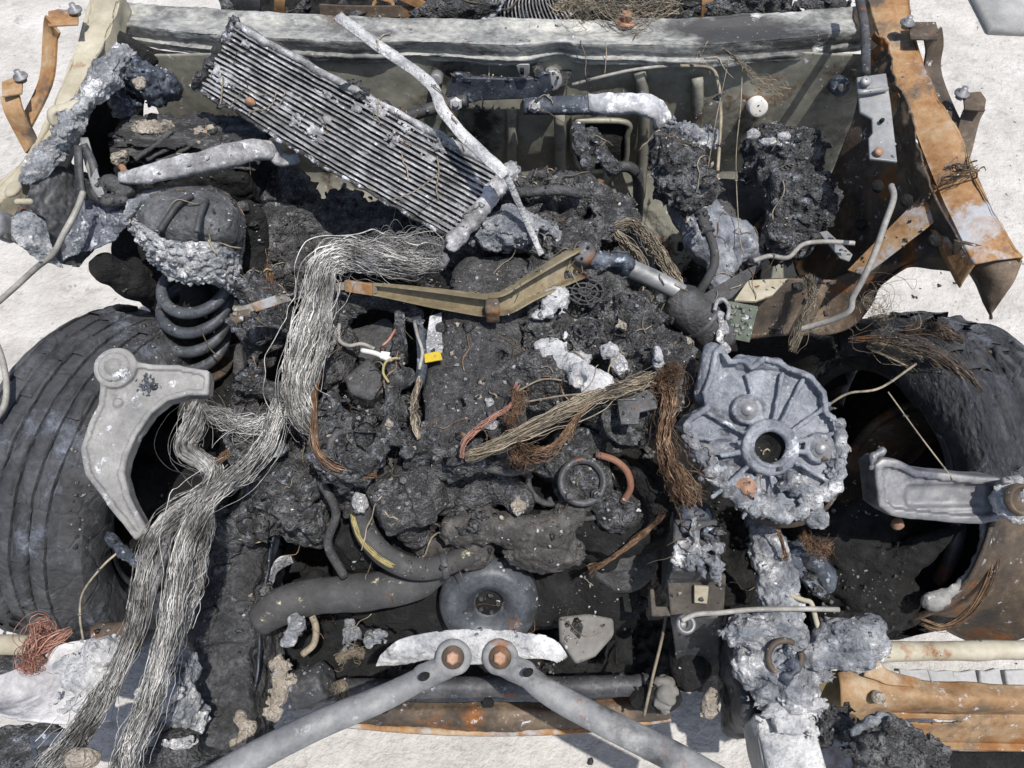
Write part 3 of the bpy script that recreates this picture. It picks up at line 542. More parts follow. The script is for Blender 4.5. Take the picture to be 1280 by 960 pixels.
part('crossmember_lip', sweep(W((415, 904, .27), (520, 913, .27), (620, 916, .27), (730, 912, .27), (838, 898, .27)), [(-.006, -.005), (.006, -.005), (.006, .006), (-.006, .006)], 30), m_rust, cm)
part('cross_tube', jitter(tube(W((425, 862, .40), (520, 860, .40), (640, 858, .40), (720, 858, .40), (812, 856, .40)), .019, 50, 14), .002, 40), m_dksteel, car)
for x in (610, 480, 700): part('bolt_hole', lathe([(0, .002), (.012, .002), (.012, -.003)], P(x, 879 if x == 610 else 884, .322), (0, -.3, 1), 16), m_soot, cm)

# ---- front right: ash covered rail, orange carrier
part('frame_rail', nets([B(918, 760, 985, 830, .60, .14, .015, -.06), B(925, 830, 990, 900, .57, .16, .015, -.06)], .005, [(.006, 30, 3, False)], .02), m_dksteel, car, label='dark frame rail under the ash')
part('ash_strip', nets([*chain([(952, 640, .66), (962, 690, .655), (970, 730, .65), (978, 775, .64)], [17, 20, 23, 24])], .0034, [(.005, 40, 3, False), (.006, 70, 3, True), (.003, 150, 2, True)], .01), m_ash, car, label='tapering ash coated strut')
part('rail_box', plate(W((943, 892, .60), (1012, 882, .60), (1036, 965, .60), (968, 985, .60)), .09), m_chalk, car, False, .006, label='white ash coated box rail')
part('rail_side', sheet([W((943, 892, .595), (950, 930, .59), (966, 985, .58)), W((930, 905, .53), (934, 935, .52), (948, 990, .50))], 16, 8, .004, .004, 20), m_greysteel, car)
ob = part('bumper_carrier', sheet([W((1046, 838, .56), (1100, 836, .56), (1150, 848, .57), (1210, 851, .57), (1420, 862, .57)), W((1050, 856, .57), (1098, 858, .575), (1150, 868, .585), (1210, 872, .585), (1420, 880, .58)), W((1050, 880, .55), (1100, 884, .55), (1150, 884, .56), (1210, 888, .56), (1420, 890, .56)), W((1046, 905, .50), (1100, 896, .50), (1150, 893, .50), (1210, 893, .50), (1420, 895, .50))], 70, 30, .004, .004, 12, seed=31), m_tan, car, label='tan and orange scaled bumper carrier')
part('carrier_wall', sheet([W((1018, 850, .55), (1040, 842, .56), (1066, 846, .56), (1084, 862, .56)), W((1020, 872, .50), (1045, 868, .51), (1066, 880, .51), (1080, 900, .50)), W((1030, 895, .44), (1050, 895, .44), (1064, 905, .44), (1078, 915, .43))], 30, 20, .004, .003, 12), mat('olive_bare_steel', [(.11, .09, .05), (.18, .15, .09), (.27, .23, .16)], 8, bump=.3, dirt=.1), car)
part('carrier_tube', jitter(tube(W((1094, 815, .57), (1150, 814, .57), (1220, 813, .57), (1300, 812, .57), (1420, 810, .57)), .0165, 40, 14), .0015, 30), m_beige, car, label='beige cross tube with orange stains')
part('carrier_web', sheet([W((1086, 812, .585), (1098, 818, .585), (1108, 836, .58), (1150, 848, .575)), W((1080, 845, .58), (1096, 850, .58), (1112, 856, .58), (1150, 858, .58))], 24, 10, .004, .002, 20), m_tan, car)
part('carrier_face', sheet([W((1112, 892, .515), (1160, 893, .515), (1220, 894, .515), (1420, 896, .515)), W((1118, 902, .50), (1160, 902, .50), (1220, 904, .50), (1420, 907, .50)), W((1124, 916, .47), (1165, 916, .47), (1220, 918, .47), (1420, 922, .47)), W((1130, 930, .44), (1170, 930, .44), (1225, 932, .44), (1420, 936, .44))], 80, 40, .004, .002, 14, holes=[(.36, .30, .27, .10)], seed=35), m_tan, car)
part('carrier_flange', sweep(W((1130, 932, .445), (1200, 933, .445), (1420, 938, .445)), [(-.006, -.004), (.006, -.004), (.006, .005), (-.006, .005)], 14), m_tan, car, False, .001)
for a in ((1140, 902), (1128, 935)): pass
part('carrier_lower', plate(W((1024, 922, .50), (1072, 922, .50), (1076, 975, .50), (1028, 975, .50)), .06), m_rust, car, False, .004)
part('carrier_lower', plate(W((1178, 938, .40), (1420, 940, .40), (1420, 980, .40), (1120, 980, .40), (1122, 955, .40)), .03), m_soot, car, False, .004)
part('carrier_nut', lathe([(0, .006), (.010, .006), (.011, -.004)], P(1098, 872, .578), (0, -.4, 1), 12), m_paper, ob)
part('bumper_tube', tube(W((-150, 806, .57), (-20, 806, .57), (20, 806, .57), (62, 808, .57)), .017, 10, 14), m_beige, car, label='beige tube end beside the tyre')
part('rail_block', nets([B(110, 775, 165, 806, .60, .06, .012)], .004, [(.002, 40, 2, False)]), m_rustdk, car)
# ================================================================== engine
def pits(x0, y0, x1, y1, z, n, seed, a=.004, b=.013):
    gq_ = np.random.default_rng(seed); o = []
    for _ in range(n):
        r_ = a+(b-a)*gq_.random()**2; o.append(('-e', P(gq_.uniform(x0, x1), gq_.uniform(y0, y1), z+gq_.uniform(-.02, .015)), (r_*gq_.uniform(.7, 1.8), r_*gq_.uniform(.7, 1.8), r_*2.2), gq_.uniform(0, 3)))
    return o
eng = thing('engine', 'charred engine under a cracked black crust in the middle of the bay', 'engine', (0, .05, .25))
CR = [(.016, 16, 3, False), (.009, 42, 3, True), (.004, 120, 2, True)]
part('engine_cover', nets([B(528, 392, 640, 545, .86, .14, .03, .05), B(560, 310, 720, 410, .875, .14, .04), E(600, 430, .855, 60, 50, .03), E(620, 510, .845, 40, 40, .03),
    ('-e', P(660, 405, .87), (.012, .02, .04), .3), *pits(530, 320, 700, 540, .86, 12, 1), ('-e', P(634, 468, .86), (.010, .035, .06), .2), ('-e', P(612, 548, .84), (.05, .012, .03), .2)], .0036, [(.007, 14, 3, False), (.003, 45, 3, True), (.002, 130, 2, True)], .02, 1.0), m_cover, eng, label='flat black crusted engine cover')
part('crust', nets([B(650, 330, 810, 440, .86, .14, .04), B(640, 420, 820, 500, .835, .14, .04), E(720, 360, .875, 60, 40, .03), E(800, 430, .84, 30, 50, .05), E(680, 480, .84, 50, 30, .05), E(840, 470, .80, 30, 40, .05),
    *pits(650, 335, 830, 500, .87, 46, 2, .005, .016), ('-e', P(730, 412, .885), (.018, .02, .04), 0), ('-e', P(742, 362, .905), (.03, .02, .03), 0), ('-e', P(765, 398, .88), (.012, .012, .03), 0)], .0042, [(.022, 16, 3, False), (.013, 42, 3, True), (.005, 120, 2, True)], .03, 2.0), m_char, eng, label='pitted black crust beside the cover')
part('crust', nets([B(560, 235, 745, 320, .855, .12, .04), *chain([(620, 242, .885), (680, 232, .90), (725, 240, .895), (770, 275, .87), (800, 330, .84)], [16, 17, 17, 16, 18]), E(600, 290, .87, 30, 20, .03), E(680, 300, .875, 70, 28, .03), *pits(560, 240, 800, 320, .88, 36, 3)], .0045, CR, .03, 3.0), m_char, eng, label='crusted manifold behind the wiper arm')
part('manifold_seam', tube(W((628, 244, .925), (660, 240, .93), (700, 238, .932), (728, 243, .925)), .010, 24, 10), m_char2, eng)
part('crust', nets([B(405, 500, 535, 590, .80, .16, .04), E(440, 570, .815, 35, 22, .04), E(500, 560, .82, 40, 26, .035), E(420, 530, .81, 20, 30, .04), E(470, 520, .81, 36, 20, .03), E(560, 575, .80, 60, 16, .03), *pits(400, 490, 560, 595, .81, 40, 4, .004, .015), ('-e', P(423, 522, .83), (.012, .016, .03), .5), ('-e', P(520, 515, .82), (.014, .03, .05), 0)], .0042, [(.018, 18, 3, False), (.012, 50, 3, True), (.005, 120, 2, True)], .03, 4.0), m_charash, eng, label='ash flecked lumps left of the cover')
part('crust', nets([*chain([(428, 400, .84), (452, 378, .86), (490, 372, .865), (520, 395, .85)], [11, 13, 14, 10]), *chain([(418, 380, .85), (410, 420, .83), (402, 460, .82)], [14, 15, 16]), E(420, 440, .80, 30, 50, .05), E(416, 395, .82, 16, 30, .05)], .0042, [(.006, 25, 3, False), (.006, 55, 3, True), (.003, 130, 2, True)], .012, 5.0), m_char, eng, label='arched crust over the melted connectors')
part('crust', nets([E(350, 560, .66, 60, 60, .10), E(330, 520, .70, 40, 40, .08), E(380, 620, .62, 50, 50, .10), E(300, 650, .60, 40, 30, .05), E(335, 400, .72, 26, 60, .08), *pits(290, 480, 430, 660, .72, 30, 5, .006, .02)], .006, [(.02, 16, 3, False), (.012, 45, 3, True)], .03, 6.0), m_charash, eng, label='ash flecked rubble between the braid and the engine')
part('crust', nets([E(340, 335, .70, 60, 50, .08), E(420, 290, .72, 60, 40, .08), E(500, 280, .74, 70, 30, .08), E(370, 250, .74, 50, 30, .06), E(340, 290, .76, 40, 30, .06)], .006, [(.025, 15, 3, False), (.014, 45, 3, True), (.005, 110, 2, True)], .03, 7.0), m_char, eng, label='black rubble under the leaning radiator')
part('port_ring', lathe([(.016, -.01), (.018, .004), (.026, .005), (.028, -.012)], P(430, 557, .845), (0, -.4, .9), 28), m_char2, eng); part('port_ring', lathe([(.009, -.01), (.010, .003), (.015, .003), (.016, -.012)], P(470, 560, .85), (0, -.4, .9), 24), m_char2, eng)
part('bracket_plate', plate(W((770, 492, .875), (815, 486, .875), (822, 510, .87), (800, 515, .87), (798, 530, .865), (776, 530, .865)), .005), m_dksteel, eng, False, .001)
part('vacuum_hose', tube(W((560, 600, .77), (600, 585, .79), (640, 590, .79), (672, 580, .79), (690, 560, .80)), .007, 30, 8), m_char2, eng); part('vacuum_hose', tube(W((400, 600, .74), (420, 640, .70), (410, 680, .66), (430, 720, .60)), .008, 30, 8), m_char2, eng)
part('connector', nets([B(440, 400, 500, 445, .80, .06, .012, .5)], .004, [(.004, 30, 3, False)]), m_char2, eng, False)
part('connector', plate(W((430, 470, .845), (460, 445, .85), (482, 470, .84), (484, 488, .835), (462, 500, .835), (436, 490, .84)), .05), m_char2, eng, False, .006, label='melted black square connector')
part('sensor', nets([*chain([(500, 385, .87), (500, 430, .865), (492, 480, .855), (488, 535, .845)], [6, 8, 10, 9]), E(488, 540, .845, 12, 14, .02), E(508, 472, .86, 11, 13, .015)], .0032, [(.003, 60, 3, True)], .01), m_charash, eng, label='ashy stalk between the connectors')
part('cable_tie', tube(W((486, 478, .875), (479, 466, .88), (482, 453, .885), (492, 448, .885), (500, 448, .88)), .0022, 18, 6), m_stripe, eng)
part('label_strip', plate(W((537, 395, .885), (552, 390, .885), (553, 440, .88), (530, 445, .88)), .004), m_white, eng, False, .001, label='scrap of white label')
part('label_strip', plate(W((530, 442, .886), (550, 438, .886), (553, 449, .886), (531, 453, .886)), .003), m_yellow, eng, False, .001, label='scrap of yellow label')
part('cover_edge', sweep(W((521, 400, .875), (527, 430, .873), (528, 460, .868), (524, 480, .865)), [(-.008, -.01), (.008, -.01), (.008, .01), (-.008, .01)], 16), m_bluesteel, eng)
part('white_lead', tube(W((424, 405, .86), (424, 425, .855), (436, 432, .86), (452, 430, .865), (468, 436, .868)), .0035, 24, 7), m_rod, eng)
part('white_lead', tube(W((452, 438, .866), (470, 442, .87), (486, 450, .872)), .0045, 12, 7), m_disc, eng); part('lead_plug', plate(W((476, 438, .876), (490, 440, .876), (488, 450, .874), (474, 447, .874)), .01), m_disc, eng, False, .002)
part('red_lead', tube(W((478, 432, .872), (486, 425, .875), (494, 412, .878)), .0025, 10, 6), m_pink, eng)
part('grey_lead', tube(W((518, 402, .886), (522, 420, .888), (528, 440, .886), (524, 462, .88)), .003, 14, 6), m_rod, eng)
part('pump_ring', ringtube(728, 600, .725, .036, .006, (0, -.5, .85)) if 0 else lathe([(.030, .0), (.034, .006), (.040, .006), (.042, -.004)], P(728, 602, .745), (0, -.5, .85), 30), m_dksteel, eng)
for q in ((712, 620, .74), (746, 618, .74), (728, 575, .75), (505, 600, .80), (530, 596, .79)): part('engine_bolt', lathe([(0, .008), (.006, .008), (.007, .0), (.010, -.002), (.010, -.012)], P(*q), (0, -.5, .85), 6), m_dksteel, eng, False)
part('pipe_clamp', lathe([(.053, -.009), (.0565, -.008), (.0565, .008), (.053, .009)], P(516, 616, .742), P(545, 600, .74)-P(470, 640, .74), 32), m_dksteel, eng)
# skeleton wheel and fan remains burnt into the crust
def cage(px_, py_, z, r, n, rings):
    c = P(px_, py_, z); vf = []
    for k in range(n):
        a = k*2*math.pi/n; vf.append(tube([c, c+np.array([math.cos(a)*r, math.sin(a)*r*.9, .004])], .0016, 5, 5))
    for rr in rings: vf.append(tube([c+np.array([math.cos(a)*r*rr, math.sin(a)*r*rr*.9, .003]) for a in np.linspace(0, 6.283, 25)], .0018, None, 5))
    return jitter(join(*vf), .002, 60)
part('wire_cage', cage(731, 366, .905, .032, 9, (.35, .7, 1)), m_char2, eng); part('wire_cage', cage(735, 412, .89, .024, 6, (.5, 1)), m_charash, eng)
# lower front of the engine
part('engine_block', nets([B(400, 560, 830, 680, .60, .30, .05), B(430, 640, 800, 760, .46, .2, .05), B(700, 560, 860, 640, .66, .2, .05)], .008, [(.03, 9, 3, False), (.01, 40, 3, True)], .05, 8.0), m_soot, eng)
part('thermostat', nets([('y', P(470, 640, .74), P(545, 600, .74), .048, .01), ('y', P(508, 622, .745), P(530, 612, .745), .056, .004), E(520, 612, .73, 40, 34, .04), C((500, 650, .68), (520, 668, .64), 18), C((545, 620, .70), (600, 610, .70), 20)], .0036, [(.002, 45, 3, True), (.003, 110, 2, True)], .012, 9.0), m_char, eng, label='clamped charred thermostat neck')
part('coolant_pipe', nets([*chain([(560, 600, .70), (590, 590, .71), (620, 600, .71), (650, 625, .70)], [18, 20, 20, 19]), *chain([(552, 628, .68), (590, 628, .68), (612, 616, .69)], [17, 17, 16])], .0036, [(.002, 45, 3, True), (.003, 110, 2, True)], .015, 9.5), m_char, eng)
part('coolant_pipe', nets([*chain([(568, 662, .665), (600, 655, .67), (640, 662, .67), (690, 664, .67), (714, 640, .68), (720, 610, .69)], [19, 20, 19, 20, 17, 15]), E(680, 690, .62, 48, 24, .05), E(590, 690, .60, 28, 22, .04), E(545, 685, .58, 26, 20, .04)], .0042, [(.006, 30, 3, True), (.006, 90, 3, True)], .015, 10.0), mat('brown_grey_crust', [(.028, .026, .025), (.065, .062, .06), (.15, .143, .135)], 40, ash=.12, ashcol=(.3, .29, .28), bump=1, bs=120, bd=.006), eng, label='dusty brown crusted coolant pipe')
part('pipe_mouth', nets([E(648, 628, .715, 9, 16, .012)], .003, [(.004, 80, 2, True)]), m_paper, eng)
part('water_pump', nets([E(728, 598, .70, 38, 40, .05), E(722, 560, .72, 34, 24, .05), E(712, 552, .74, 20, 18, .03), E(772, 640, .66, 28, 22, .05), E(690, 580, .70, 26, 20, .04), ('-e', P(775, 645, .70), (.014, .014, .02), 0)], .0042, [(.005, 45, 3, True), (.005, 90, 3, True)], .008, 11.0), m_charash, eng, label='ash flecked pump housing')
def ringtube(px_, py_, z, r, tr, nrm, a0=0, a1=6.283, n=40):
    f = frame_at(P(px_, py_, z), nrm); return tube([f[0]+f[1]*math.cos(a)*r+f[2]*math.sin(a)*r for a in np.linspace(a0, a1, n)], tr, None, 8)
part('belt_ring', ringtube(690, 600, .70, .042, .006, (0, -.6, .8)), m_char2, eng); part('belt_ring', ringtube(730, 600, .70, .068, .005, (0, -.6, .8), 3.6, 6.0), m_char2, eng)
part('copper_pipe', tube(W((745, 568, .76), (768, 575, .76), (784, 590, .75), (788, 610, .73), (778, 628, .71)), .006, 24, 8), mat('rust_red_pipe', [(.12, .055, .035), (.2, .095, .06), (.26, .15, .11)], 30, bump=.3), eng)
pn = (0.0, -.72, .69); pc = P(611, 752, .50)
part('crank_pulley', lathe([(.0, .003), (.027, .003), (.029, .014), (.038, .019), (.041, .024), (.060, .030), (.072, .028), (.076, .023), (.086, .016), (.091, .006), (.092, -.002), (.088, -.006), (.091, -.010), (.088, -.014), (.091, -.018), (.088, -.022), (.091, -.03), (.05, -.055)], pc, pn, 64), m_pulley, eng, label='blue black round crank pulley')
f = frame_at(pc, pn); part('pulley_hub', lathe([(0, .0055), (.024, .0055), (.026, .0)], pc, pn, 28), m_soot, eng)
for k in range(5):
    a_ = k*1.2566; part('pulley_bolt', lathe([(0, .006), (.004, .006), (.0045, 0)], pc+f[3]*.006+(f[1]*math.cos(a_)+f[2]*math.sin(a_))*.017, pn, 6), m_dksteel, eng, False)
pc2 = P(778, 700, .52)
part('idler_pulley', lathe([(0, .012), (.03, .012), (.033, .006), (.05, .008), (.064, .0), (.066, -.04), (.04, -.05)], pc2, (-.1, -.62, .75), 48), m_char2, eng, label='small dark idler pulley')
part('engine_stay', sweep(W((775, 735, .44), (778, 770, .40), (780, 830, .38)), [(-.016, -.004), (.016, -.004), (.016, .004), (-.016, .004)], 10), m_soot, eng)
h1 = part('radiator_hose', jitter(tube(W((322, 778, .52), (350, 758, .535), (385, 747, .545), (430, 742, .55), (480, 737, .555), (520, 726, .56), (548, 708, .56)), [.026, .034, .033, .033, .034, .034, .03], 50, 18), .002, 25), m_rubber, eng, label='thick grey radiator hose')
h2 = part('coolant_hose', tube(W((452, 628, .72), (452, 648, .70), (460, 670, .68), (482, 695, .655), (515, 710, .64), (550, 708, .63), (588, 692, .62)), .0195, 50, 16), m_rubber, eng, label='curved hose with yellow threads showing')
hp_ = spline(W((452, 640, .712), (460, 668, .69), (482, 693, .668), (503, 705, .66)), 30)
part('hose_threads', strands(hp_+np.array([-.012, -.008, .010]), .008, 16, .0014, 30, fray=0, wav=.05, seed=51, loose=0), m_stripe, h2)
part('hose_end', nets([E(450, 628, .745, 11, 15, .012, .3)], .003, [(.003, 60, 2, True)]), m_white, h2)
part('hose_clamp', lathe([(.0205, -.006), (.0225, -.005), (.0225, .005), (.0205, .006)], P(556, 707, .63), (.9, .2, 0), 20), m_dksteel, h2)

# ================================================================== charred filling of the bay
n1, n2 = 150, 150; xx, yy = np.meshgrid(np.linspace(-.66, .66, n1), np.linspace(-.36, .80, n2))
q = np.stack([xx.ravel(), yy.ravel(), np.zeros(n1*n2)], 1)
zz = .27+.05*fbm(q, 6, 3)+.030*fbm(q, 24, 3, True)+.012*fbm(q, 70, 2, True)+np.clip(q[:, 1]-.25, 0, 1)*.35-np.clip(-.22-q[:, 1], 0, 1)*.8
q[:, 2] = np.maximum(zz, .1); ii = np.arange(n1*n2).reshape(n2, n1)
solo('charred_debris', (q, np.stack([ii[:-1, :-1], ii[:-1, 1:], ii[1:, 1:], ii[1:, :-1]], -1).reshape(-1, 4)), m_soot, 'black charred debris filling the bottom of the engine bay', 'debris', kind='stuff')
wx, wy = np.meshgrid(np.linspace(-.78, .78, 130), np.linspace(.86, 1.75, 80)); q = np.stack([wx.ravel(), wy.ravel(), 0*wx.ravel()], 1)
q[:, 2] = .74+.05*fbm(q, 6, 3)+.06*fbm(q, 22, 3, True)+.02*fbm(q, 60, 2, True); ii = np.arange(len(q)).reshape(80, 130)
solo('cabin_debris', (q, np.stack([ii[:-1, :-1], ii[:-1, 1:], ii[1:, 1:], ii[1:, :-1]], -1).reshape(-1, 4)), m_soot, 'black burnt rubble in the cabin behind the cowl', 'debris', kind='stuff')

# ================================================================== loose things on top
# ---- leaning radiator core
A0, A1, A2, A3 = P(292, 32, 1.10), P(640, 222, 1.00), P(574, 302, .93), P(246, 108, 1.0)
rad = thing('radiator_core', 'long finned radiator core dusted with ash, leaning across the bay', 'radiator', tuple((A2+A3)/2-[0, 0, .05]))
def RB(u, v): return (A0*(1-u)+A1*u)*(1-v)+(A3*(1-u)+A2*u)*v
rn = np.cross(A1-A0, A3-A0); rn /= np.linalg.norm(rn); rn = rn if np.dot(rn, CAM-A0) > 0 else -rn
NT = 15
bend = lambda u, v: rn*(.010*math.sin(u*3.0)+.004*math.sin(u*9+v*4))
for i in range(NT):
    v = (i+.5)/NT; pts = [RB(u, v)+bend(u, v)+rn*.003*math.sin(i*2.1) for u in np.linspace(.015, .965, 14)]
    part('tube', jitter(sweep(pts, [(-.0013, -.018), (.0013, -.018), (.0016, .0042), (-.0016, .0042)], 60, up=rn), .0009, 40, 3, i), m_corepale, rad, False)
for i in range(NT-1):
    v = (i+1)/NT; V = []; F = []; nz = 330
    for j in range(nz):
        u = .02+.94*j/(nz-1); dd = rn*(-.001 if j % 2 else -.006); dr = 0
        V += [RB(u, v-.029)+bend(u, v)+dd+rn*dr, RB(u, v+.029)+bend(u, v)+dd+rn*dr]
        if j: F.append([2*j-2, 2*j-1, 2*j+1, 2*j])
    part('fin_row', jitter((np.array(V), F), .0008, 50, 3, i), m_fin, rad, False)
crust_top = [RB(u, -.03)+bend(u, 0) for u in np.linspace(0, 1, 12)]
part('side_plate', jitter(sweep(crust_top, [(-.004, -.022), (.004, -.022), (.006, .006), (-.006, .006)], 60, up=rn), .004, 40), m_corepale, rad)
part('side_plate', jitter(sweep([RB(u, 1.03)+bend(u, 1) for u in np.linspace(0, 1, 12)], [(-.003, -.02), (.003, -.02), (.003, .004), (-.003, .004)], 60, up=rn), .004, 40), m_core, rad)
part('header_tank', nets([('c', RB(.985, -.06), RB(.99, 1.05), .016, .014)], .0035, [(.006, 40, 3, True), (.004, 120, 2, True)]), m_corepale, rad, label='ash coated end tank')
part('header_tank', nets([('c', RB(.0, -.05), RB(.0, 1.02), .010, .009)], .0035, [(.006, 40, 3, True), (.004, 120, 2, True)]), m_core, rad)
fr = frame_at(RB(.5, .2), rn, A1-A0); cl = [onplane(fr, a, b)+rn*.004 for a, b in ((320, 92), (345, 70), (380, 95), (420, 128), (466, 160), (510, 185), (560, 215))]
gq2 = np.random.default_rng(5)
for k in range(16):
    u_ = gq2.uniform(.03, .95); v_ = gq2.random()**1.8*(.75 if u_ < .6 else .4); c_ = RB(u_, v_)+bend(u_, v_)+rn*.004; w1, w2 = gq2.uniform(.006, .022), gq2.uniform(.003, .008)
    part('ash_crust', nets([('e', (0, 0, 0), (w1, w2, .0025), 0), ('e', (w1*.5, w2*.8, 0), (w1*.7, w2*.6, .002), 0)], .0022, [(.0035, 90, 3, True)], .003, k, frame_at(c_, rn, A1-A0)), m_corepale, rad)
part('stain_lump', nets([('e', onplane(fr, 319, 127)+rn*.012, (.009, .009, .007), 0)], .003, [(.003, 80, 2, True)]), m_bolt, rad)

# ---- bent white strips
def ashstrip(name, pts, w, label, t=.0026, m=None):
    p = W(*pts); return solo(name, jitter(sweep(p, [(-w, -t), (w, -t), (w, t*.2), (w*.55, t*.2), (w*.5, t), (-w, t)], 60, up=(.25, -.5, .9)), .0014, 30), m or m_chalk, label, 'metal strip')
ashstrip('metal_strip', [(422, 20, 1.14), (470, 55, 1.13), (535, 102, 1.11), (552, 135, 1.09), (580, 170, 1.08), (612, 200, 1.07), (632, 220, 1.06)], .0098, 'long bent strip white with ash, lying from cowl to radiator end')
ashstrip('metal_strip', [(630, 218, 1.055), (640, 235, 1.03), (652, 262, .99), (664, 290, .95), (677, 318, .915)], .005, 'short drooping ash white strip hanging past the radiator end')
solo('ash_heap', nets([E(640, 282, .93, 32, 26, .03), E(625, 298, .91, 30, 12, .02), E(680, 285, .91, 14, 6, .01), C((655, 270, .94), (695, 292, .91), 6)], .0035, [(.012, 45, 3, True), (.005, 130, 2, True)], .01), m_ash, 'blue grey flaky ash heap below the radiator end', 'ash')

# ---- charred box with white insulation, and the flattened arm in front of it
bx_ = thing('fuse_box', 'burnt layered box with pale insulation patches behind the flattened arm', 'fuse box', tuple(P(235, 175, .80)))
m_layer = mat('layered_char', [K(.012), K(.045), K(.16)], 30, ash=.18, ashcol=(.3, .31, .33), bump=1, bs=90, bd=.012, stretch=(.35, 1.2, 2.4), fine=.5)
part('charred_core', nets([B(146, 150, 325, 215, .86, .10, .02, -.08), E(300, 180, .86, 40, 26, .04)], .005, [(.010, 18, 3, False), (.006, 60, 3, True)], .015, 2.2), m_soot, bx_)
for k in range(9):
    z_ = .868+k*.0065; y_ = -k*3.2; x_ = random.uniform(-6, 6); part('charred_layer', sheet([W(*[(q_+x_, 168+y_+random.uniform(-4, 3), z_+random.uniform(-.002, .004)) for q_ in (145, 190, 240, 290, 330)]), W(*[(q_+x_, 190+y_+random.uniform(-3, 3), z_+random.uniform(-.004, .004)) for q_ in (140, 190, 240, 290, 332)]), W(*[(q_+x_, 210+y_+random.uniform(-5, 5), z_-.004+random.uniform(-.006, .002)) for q_ in (142, 190, 240, 290, 326)])], 80, 24, .003, .006, 18, rag=.10, seed=k*2.7, fine=.002), m_layer, bx_)
for a in ([(176, 160, .92), (208, 163, .915), 9], [(248, 166, .915), (266, 164, .915), 6], [(146, 198, .905), (152, 196, .905), 8], [(252, 182, .91), (256, 182, .91), 4]):
    part('insulation', nets([C(a[0], a[1], a[2])], .003, [(.006, 45, 3, True), (.003, 120, 2, True)]), m_paper, bx_)
part('clip', nets([*chain([(152, 208, .925), (158, 218, .925), (168, 218, .925)], 4)], .003, [(.002, 80, 2, True)]), m_bolt, bx_)
for k, (a, b) in enumerate((((170, 200, .91), (215, 165, .925)), ((185, 200, .905), (235, 168, .92)), ((195, 205, .9), (262, 172, .918)))): part('cinder_strip', jitter(tube([P(*a), P(*b)], .005, 20, 6), .005, 30, 3, k), m_char2, bx_)
solo('flattened_arm', jitter(sweep(W((150, 222, .945), (185, 218, .955), (230, 207, .965), (280, 196, .97), (322, 188, .965), (340, 190, .95), (350, 200, .935), (372, 198, .92)), [(-.02, 0), (-.015, .009), (.015, .009), (.02, 0), (.015, -.008), (-.015, -.008)], 60, up=(0, -.6, 1), scale=[.55, .95, 1.1, 1.15, 1.1, 1.0, .7, .5]), .003, 30), m_corepale, 'flattened ash coated arm lying below the layered burnt box', 'arm')
solo('burnt_lump', nets([E(182, 100, .98, 20, 18, .035), E(165, 85, .99, 18, 14, .03), E(205, 110, .95, 16, 20, .03), E(150, 130, .95, 10, 14, .03)], .004, [(.014, 35, 3, True), (.006, 110, 2, True)], .02), m_bluesteel, 'blue black blistered lump in the corner under the cowl', 'debris')
solo('ash_flake', nets([('e', P(176, 104, 1.015), (.012, .022, .010), .3)], .003, [(.004, 60, 2, True)]), m_paper, 'pale oval flake stuck on the blue black lump', 'ash')
solo('cable_stub', nets([*chain([(120, 238, .92), (140, 230, .93), (160, 240, .92)], [8, 10, 8]), *chain([(118, 245, .91), (135, 250, .92), (155, 250, .92)], [7, 8, 7])], .004, [(.004, 40, 3, False)], .004), m_char2, 'twisted black cable stub beside the wheel house panel', 'cable')

# ---- pale rod hanging at the left
solo('bent_rod', tube(W((104, 240, .96), (96, 262, .95), (80, 292, .93), (66, 318, .90), (45, 335, .87), (20, 358, .84), (-5, 380, .82)), .0055, 40, 8), m_rod, 'thin pale bent rod drooping over the left tyre', 'rod')
solo('bent_rod', tube(W((-8, 420, .78), (3, 450, .77), (8, 480, .76), (6, 505, .75), (-6, 525, .74)), .0055, 24, 8), m_rod, 'short curved pale rod against the left tyre', 'rod')

# ---- wiper arm
wp = thing('wiper_arm', 'long olive wiper arm with rusty joint lying across the engine', 'wiper arm', tuple(P(600, 380, .88)))
U = lambda w, d, t: [(-w, d), (-w, -d), (w, -d), (w, d), (w-t, d), (w-t, -d+t), (-w+t, -d+t), (-w+t, d)]
part('arm_channel', sweep(W((432, 357, .915), (480, 363, .92), (540, 372, .92), (600, 381, .915), (612, 381, .915)), U(.0165, .011, .0025), 40, up=(0, -.85, .5), scale=[.35, .62, .88, 1.0, 1.0]), m_brass, wp, False)
part('head_channel', sweep(W((612, 380, .918), (632, 378, .92), (660, 362, .925), (700, 340, .93), (728, 326, .935)), U(.019, .012, .003), 30, up=(0, -.85, .5), scale=[.85, .95, 1.0, 1.2, 1.35]), m_brass, wp, False)
part('hinge', nets([B(607, 372, 624, 390, .935, .03, .003)], .0025, [(.0015, 80, 2, False)]), m_rustdk, wp)
part('blade_rod', sweep(W((300, 388, .86), (330, 380, .875), (360, 372, .89), (400, 362, .90), (440, 357, .912), (470, 362, .922)), [(-.006, -.003), (.006, -.003), (.006, .003), (-.006, .003)], 24, up=(0, -.85, .5)), m_rod, wp, False)
part('rod_cap', sweep(W((318, 384, .872), (346, 375, .886)), [(-.008, -.004), (.008, -.004), (.008, .004), (-.008, .004)], 6, up=(0, -.85, .5)), m_rust, wp, False, .001)
part('rod_cap', sweep(W((432, 357, .916), (466, 362, .924)), [(-.010, -.004), (.010, -.004), (.010, .004), (-.010, .004)], 6, up=(0, -.85, .5)), m_rust, wp, False, .001)
part('blade_clip', plate(W((286, 392, .862), (300, 388, .865), (314, 384, .868), (312, 396, .862), (296, 404, .858), (288, 404, .858)), .01), m_rustdk, wp, False, .002)
part('pivot_cap', lathe([(0, .014), (.017, .014), (.021, .010), (.021, -.02)], P(729, 317, .94), (0, -.45, .9), 28), m_dksteel, wp, label='round pivot cap')
